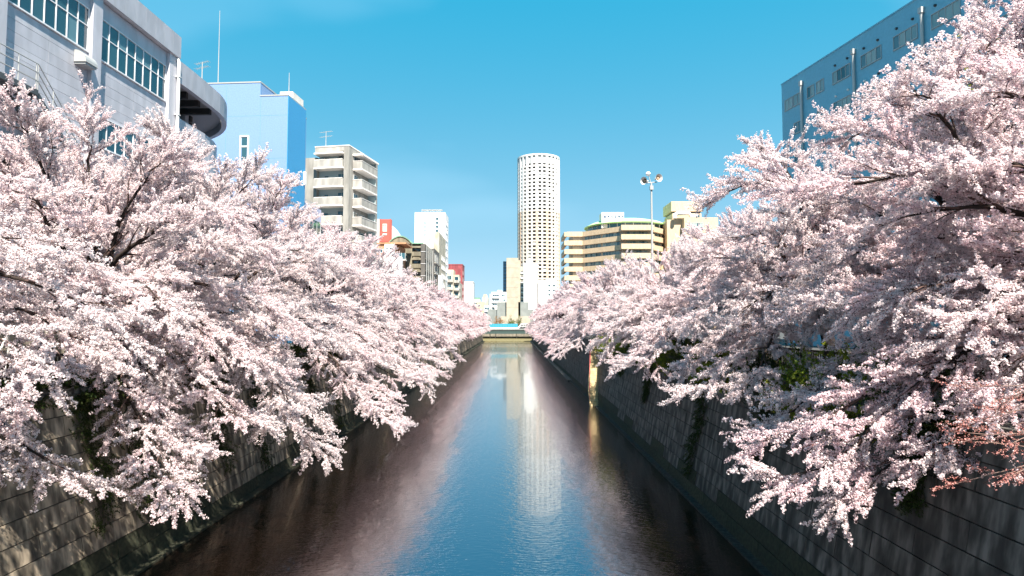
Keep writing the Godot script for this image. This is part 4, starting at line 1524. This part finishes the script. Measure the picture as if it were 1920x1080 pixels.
func van(at: Vector3) -> void:
	var o := thing("white_van", "white van with a sloping windscreen driving left on the far bridge", "van", at)
	var prof := PackedVector2Array([Vector2(0, .45), Vector2(4.5, .45), Vector2(4.55, 1.9), Vector2(4.4, 2.25), Vector2(1.35, 2.25), Vector2(1.0, 2.1), Vector2(.35, 1.25), Vector2(.02, 1.05)])
	var body := MB.new()
	body.prism(prof, 0, 1.7)
	for i in body.v.size():
		body.v[i] = Vector3(body.v[i].x, body.v[i].z, -body.v[i].y)
		body.n[i] = Vector3(body.n[i].x, body.n[i].z, -body.n[i].y)
	part("body", body, M.car_white, o)
	for q in [[1.15, 2.1, 1.3, 1.95], [2.2, 3.2, 1.35, 1.95], [3.3, 4.25, 1.35, 1.95]]:
		bx("window", M.car_glass, o, q[0], q[1], q[2], q[3], .003, .02)
	var ws := MB.new()
	ws.quad(Vector3(.40, 1.32, -.12), Vector3(.40, 1.32, -1.58), Vector3(1.0, 2.08, -1.5), Vector3(1.0, 2.08, -.2), Vector3(-1, .6, 0))
	for i in ws.v.size():
		ws.v[i] += Vector3(-.02, .015, 0)
	part("windscreen", ws, M.car_glass, o)
	for x in [.85, 3.65]:
		var wh := MB.new()
		wh.T = Transform3D(Basis(Vector3.RIGHT, PI / 2), Vector3(x, .33, -.18))
		wh.lathe(PackedVector2Array([Vector2(0, 0), Vector2(.33, 0), Vector2(.33, .22), Vector2(.2, .23), Vector2(0, .21)]), 16)
		var wo := part("wheel", wh, M.tyre, o)
		var hub := MB.new()
		hub.T = wh.T
		hub.lathe(PackedVector2Array([Vector2(.19, .22), Vector2(.17, .25), Vector2(0, .24)]), 12)
		part("hub", hub, M.galvanised, wo)
	bx("headlight", M.sign_white, o, -.03, .12, .85, 1.02, -.35, -.02)
	bx("bumper", M.frame_grey, o, -.06, .3, .42, .62, -1.65, .02)


# ---------------------------------------------------------------- trees, shrubs, ivy
func ordinal(k: int) -> String:
	return ["nearest", "second", "third", "fourth", "fifth", "sixth", "seventh", "eighth", "ninth", "tenth", "eleventh", "twelfth", "thirteenth", "fourteenth", "fifteenth", "sixteenth", "seventeenth", "eighteenth", "nineteenth", "twentieth", "twenty-first", "twenty-second", "twenty-third", "twenty-fourth", "twenty-fifth", "twenty-sixth", "twenty-seventh", "twenty-eighth", "twenty-ninth", "thirtieth"][k]


func plants() -> void:
	var petals: Array[Mesh] = []
	for k in 4:
		petals.append(blossom_spray(40 + k, 24, 6, .66, 1.0, .35))
	var rosy: Array[Mesh] = []
	for k in 2:
		rosy.append(blossom_spray(60 + k, 23, 6, .66, 1.0, .75))
	var far_petals := blossom_spray(70, 20, 5, .64, 1.15, .95)

	var left := [[-16.6, 14.0, 7.6], [-15.5, 22.5, 9.2], [-15.6, 30.0, 10.2], [-15.8, 38.0, 10.7], [-15.6, 46.5, 9.4], [-15.4, 55.0, 9.2], [-15.2, 63.5, 8.6], [-15.0, 72.0, 7.6]]
	var lends := [
		[Vector3(-12.3, 4.9, -15.0), Vector3(-11.2, 3.9, -16.6)],
		[Vector3(-9.7, 3.1, -18.5), Vector3(-10.0, 3.8, -20.0), Vector3(-9.0, 4.6, -21.5)],
		[Vector3(-7.9, 2.8, -26.0), Vector3(-8.2, 4.6, -24.0), Vector3(-8.3, 3.6, -28.0)],
		[Vector3(-5.9, 2.9, -31.5), Vector3(-6.6, 3.6, -35.0), Vector3(-6.6, 4.4, -39)],
		[Vector3(-5.9, 4.0, -42.5), Vector3(-6.6, 4.0, -47), Vector3(-6.3, 5.0, -50)],
		[Vector3(-6.6, 4.0, -54), Vector3(-6.6, 4.6, -59)], [Vector3(-6.6, 4.4, -64)], [Vector3(-6.6, 4.6, -72)]]
	for k in left.size():
		var q: Array = left[k]
		var far := clampf((q[1] - 25.0) / 50.0, 0.0, 1.0)
		cherry("cherry_tree", "white blossoming cherry tree on the left bank, %s from the camera" % ordinal(k), "cherry trees along the canal", Vector3(q[0], BANK, -q[1]), 1.0, q[2], 6.6 if k == 0 else 7.3, 100 + k, 1.0 + .45 * far, (1.15 if k == 0 else .92) + .75 * far, lends[k], petals[k % 4], .6 if k == 0 else .25, true, [.3, .6, .2, .7, .4, .8, .5, .6][k])
	var right := [[13.8, 17.0, 8.3], [12.8, 25.5, 7.4], [12.6, 33.0, 7.0], [12.4, 40.5, 7.0], [12.2, 47.5, 7.0], [12.4, 68.0, 8.0], [12.2, 76.0, 8.0]]
	var rends := [
		[Vector3(7.0, 5.2, -17.5), Vector3(6.7, 12.0, -20.0), Vector3(9.6, 13.2, -15), Vector3(10.4, 13.5, -19.5), Vector3(12.6, 15.4, -15.2), Vector3(11.4, 14.5, -15)],
		[Vector3(6.6, 5.5, -22.0), Vector3(7.0, 6.3, -24.5), Vector3(7.6, 6.0, -20.5), Vector3(9.4, 13.7, -22.5)],
		[Vector3(6.0, 6.0, -30), Vector3(6.1, 5.7, -35.5)], [Vector3(6.3, 6.4, -40), Vector3(6.3, 6.6, -44)], [Vector3(6.6, 7.0, -47)], [Vector3(5.3, 5.0, -66)], [Vector3(5.2, 4.8, -74)]]
	for k in right.size():
		var q: Array = right[k]
		var far := clampf((q[1] - 25.0) / 50.0, 0.0, 1.0)
		cherry("cherry_tree", "pink-white blossoming cherry tree on the right bank, %s from the camera" % ordinal(k + 1), "cherry trees along the canal", Vector3(q[0], BANK, -q[1]), -1.0, q[2], 5.3, 200 + k, 1.0 + .45 * far, .92 + .75 * far, rends[k], rosy[0] if k == 0 else petals[k % 4] if k % 2 else rosy[1], .85)
	var near := [Vector3(8.1, 10.0, -14), Vector3(8.9, 10.8, -12.5), Vector3(9.3, 12.2, -12.2), Vector3(6.9, 10.9, -15), Vector3(8, 8.3, -14.5), Vector3(8.7, 7.7, -13), Vector3(8.3, 6.4, -13.5), Vector3(7.5, 4.1, -14.3), Vector3(6.3, 5.1, -15.2), Vector3(6.3, 4.3, -14.6), Vector3(9, 5.2, -13), Vector3(9.2, 6.8, -12)]
	cherry("cherry_tree", "pink-white cherry tree whose dark boughs reach in from the right edge, trunk out of sight", "cherry trees along the canal", Vector3(13.9, BANK, -11.6), -1.0, 8.0, 5.7, 219, .92, .95, near, rosy[1], .5, false, 1.0)
	# farther trees: copies of two, turned, in two rows
	var proto: Array[Node3D] = []
	for k in 2:
		proto.append(cherry("cherry_tree", "", "cherry trees along the canal", Vector3.ZERO, [1.0, -1.0][k], 9.2, [7.0, 6.2][k], 300 + k, 2.1, 2.1, [], far_petals if k == 0 else rosy[1], 0.0, true, 1.0))
	for k in 2:
		var d: float = [81.0, 85.0][k]
		var i: int = [8, 8][k]
		while d < 262.0:
			var o: Node3D = proto[k]
			if d > [81.0, 85.0][k]:
				o = proto[k].duplicate()
				o.name = numbered("cherry_tree")
				add_child(o)
			o.position = Vector3([-14.8, 12.0][k] + rng.randf_range(-.5, .5), BANK, -d)
			var s := rng.randf_range(.86, 1.0) * lerpf([.84, .92][k], .80, (d - 81) / 180)
			o.scale = Vector3(s, s, s)
			o.rotation.y = rng.randf_range(-.5, .5)
			var which := ordinal(i)
			o.set_meta("label", "blossoming cherry tree on the %s bank, %s from the camera" % [["left", "right"][k], which])
			d += rng.randf_range(9.0, 10.5)
			i += 1
	# trees round the bridge
	for q in [[-16.0, 290.0, "cherry tree in bloom beyond the bridge's left end"], [14.5, 286.0, "cherry tree in bloom beyond the bridge's right end"]]:
		var o: Node3D = proto[0].duplicate()
		o.name = numbered("cherry_tree")
		add_child(o)
		o.position = Vector3(q[0], BANK, -q[1])
		o.scale = Vector3(.8, .8, .8)
		o.rotation.y = 1.7
		o.set_meta("label", q[2])

	# the budding tree whose pale boughs reach in from the right edge
	var bud := blossom_spray(80, 13, 3, .5, .72, 1.6)
	var home := thing("budding_cherry_tree", "bare pale-barked cherry with salmon buds reaching in at the right edge", "cherry tree", Vector3(11.5, BANK, -8.0))
	var t := CherryTree.new()
	t.r.seed = 500
	t.size = .75
	t.gap = 1.15
	var tk := MB.new()
	tk.tube(PackedVector3Array([Vector3(0, -.1, 0), Vector3(-.1, 1, 0), Vector3(-.3, 1.9, -.1)]), .16, .11, 8)
	part("trunk", tk, M.twig_pale, home)
	for e in [Vector3(7.45, 6.2, -9.2), Vector3(7.4, 5.7, -9.4), Vector3(7.6, 6.9, -9.3), Vector3(7.9, 6.5, -9.7)]:
		t.bough(Vector3(-.3, 1.9, -.1), e - home.position, .3, .02, .018)
	for l in t.limbs:
		part("limb", l, M.twig_pale, home)
	part("twigs", t.twigs, M.twig_pale, home, true)
	var pinks := PackedColorArray()
	for w in t.where:
		pinks.append(Color(.93, .55, .48) if t.r.randf() < .75 else Color(1, .9, .88))
	scatter("buds", bud, M.petals, t.where, pinks, home)

	# shrubs and ivy along the wall tops
	var green := leaf_spray(95, 30, .42, .075, Color(.06, .10, .012), Color(.27, .31, .03), Color(.05, .04, .02))
	var dark := leaf_spray(96, 30, .40, .065, Color(.018, .032, .010), Color(.055, .085, .02), Color(.04, .03, .02))
	var k := 0
	for z in [14.5, 17.2, 20.0, 23.0, 26.2, 29.5, 33.0, 37.0, 41.5, 46.0, 52.0, 58.0, 64.0]:
		bush("shrub", "dark green shrub overhanging the right canal wall, %s from the camera" % ordinal(k), "shrubs along the wall tops", Vector3(9.2 + rng.randf_range(-.15, .3), BANK - .65, -z), Vector3(rng.randf_range(.95, 1.3), rng.randf_range(1.3, 1.8), rng.randf_range(1.4, 2.0)), 520, 600 + k, green if k % 3 else dark)
		bush("shrub", "dark green shrub overhanging the left canal wall, %s from the camera" % ordinal(k), "shrubs along the wall tops", Vector3(-13.2 + rng.randf_range(-.3, .1), BANK - .4, -z), Vector3(rng.randf_range(.6, .9), rng.randf_range(.9, 1.3), rng.randf_range(1.2, 1.8)), 330, 650 + k, dark if k % 3 else green)
		k += 1
	k = 0
	var nl := 0
	var nr := 0
	for z in [13.6, 16.4, 19.5, 21.6, 24.5, 27.6, 31.5, 35.5, 40.0, 45.0, 50.5]:
		if k in [1, 4, 7]:
			k += 1
			continue
		ivy("strip of ivy hanging down the left canal wall, %s from the camera" % ordinal(nl), "ivy on the canal walls", -1, z, rng.randf_range(.3, 2.2), BANK, rng.randf_range(.7, 1.5), 260, 700 + k, dark)
		nl += 1
		if k not in [2, 6, 9]:
			ivy("strip of dark ivy hanging down the right canal wall, %s from the camera" % ordinal(nr), "ivy on the canal walls", 1, z + rng.randf_range(.2, 2.4), rng.randf_range(.5, 4.2), BANK, rng.randf_range(.8, 2.6), 300, 750 + k, dark)
			nr += 1
		k += 1
	var young := leaf_spray(97, 30, .5, .085, Color(.32, .28, .03), Color(.50, .46, .07), Color(.1, .07, .03))
	var yt := bush("young_leafed_tree", "yellow-green young foliage behind the blossom at the upper right edge", "", Vector3(16.9, BANK + 6.6, -22), Vector3(1.7, 4.6, 1.6), 520, 800, young)
	var ym := MB.new()
	ym.tube(PackedVector3Array([Vector3(.3, -6.7, 0), Vector3(.1, -3.5, .1), Vector3(0, .6, 0)]), .2, .09, 8)
	part("trunk", ym, M.bark, yt)
	yt.set_meta("category", "tree")
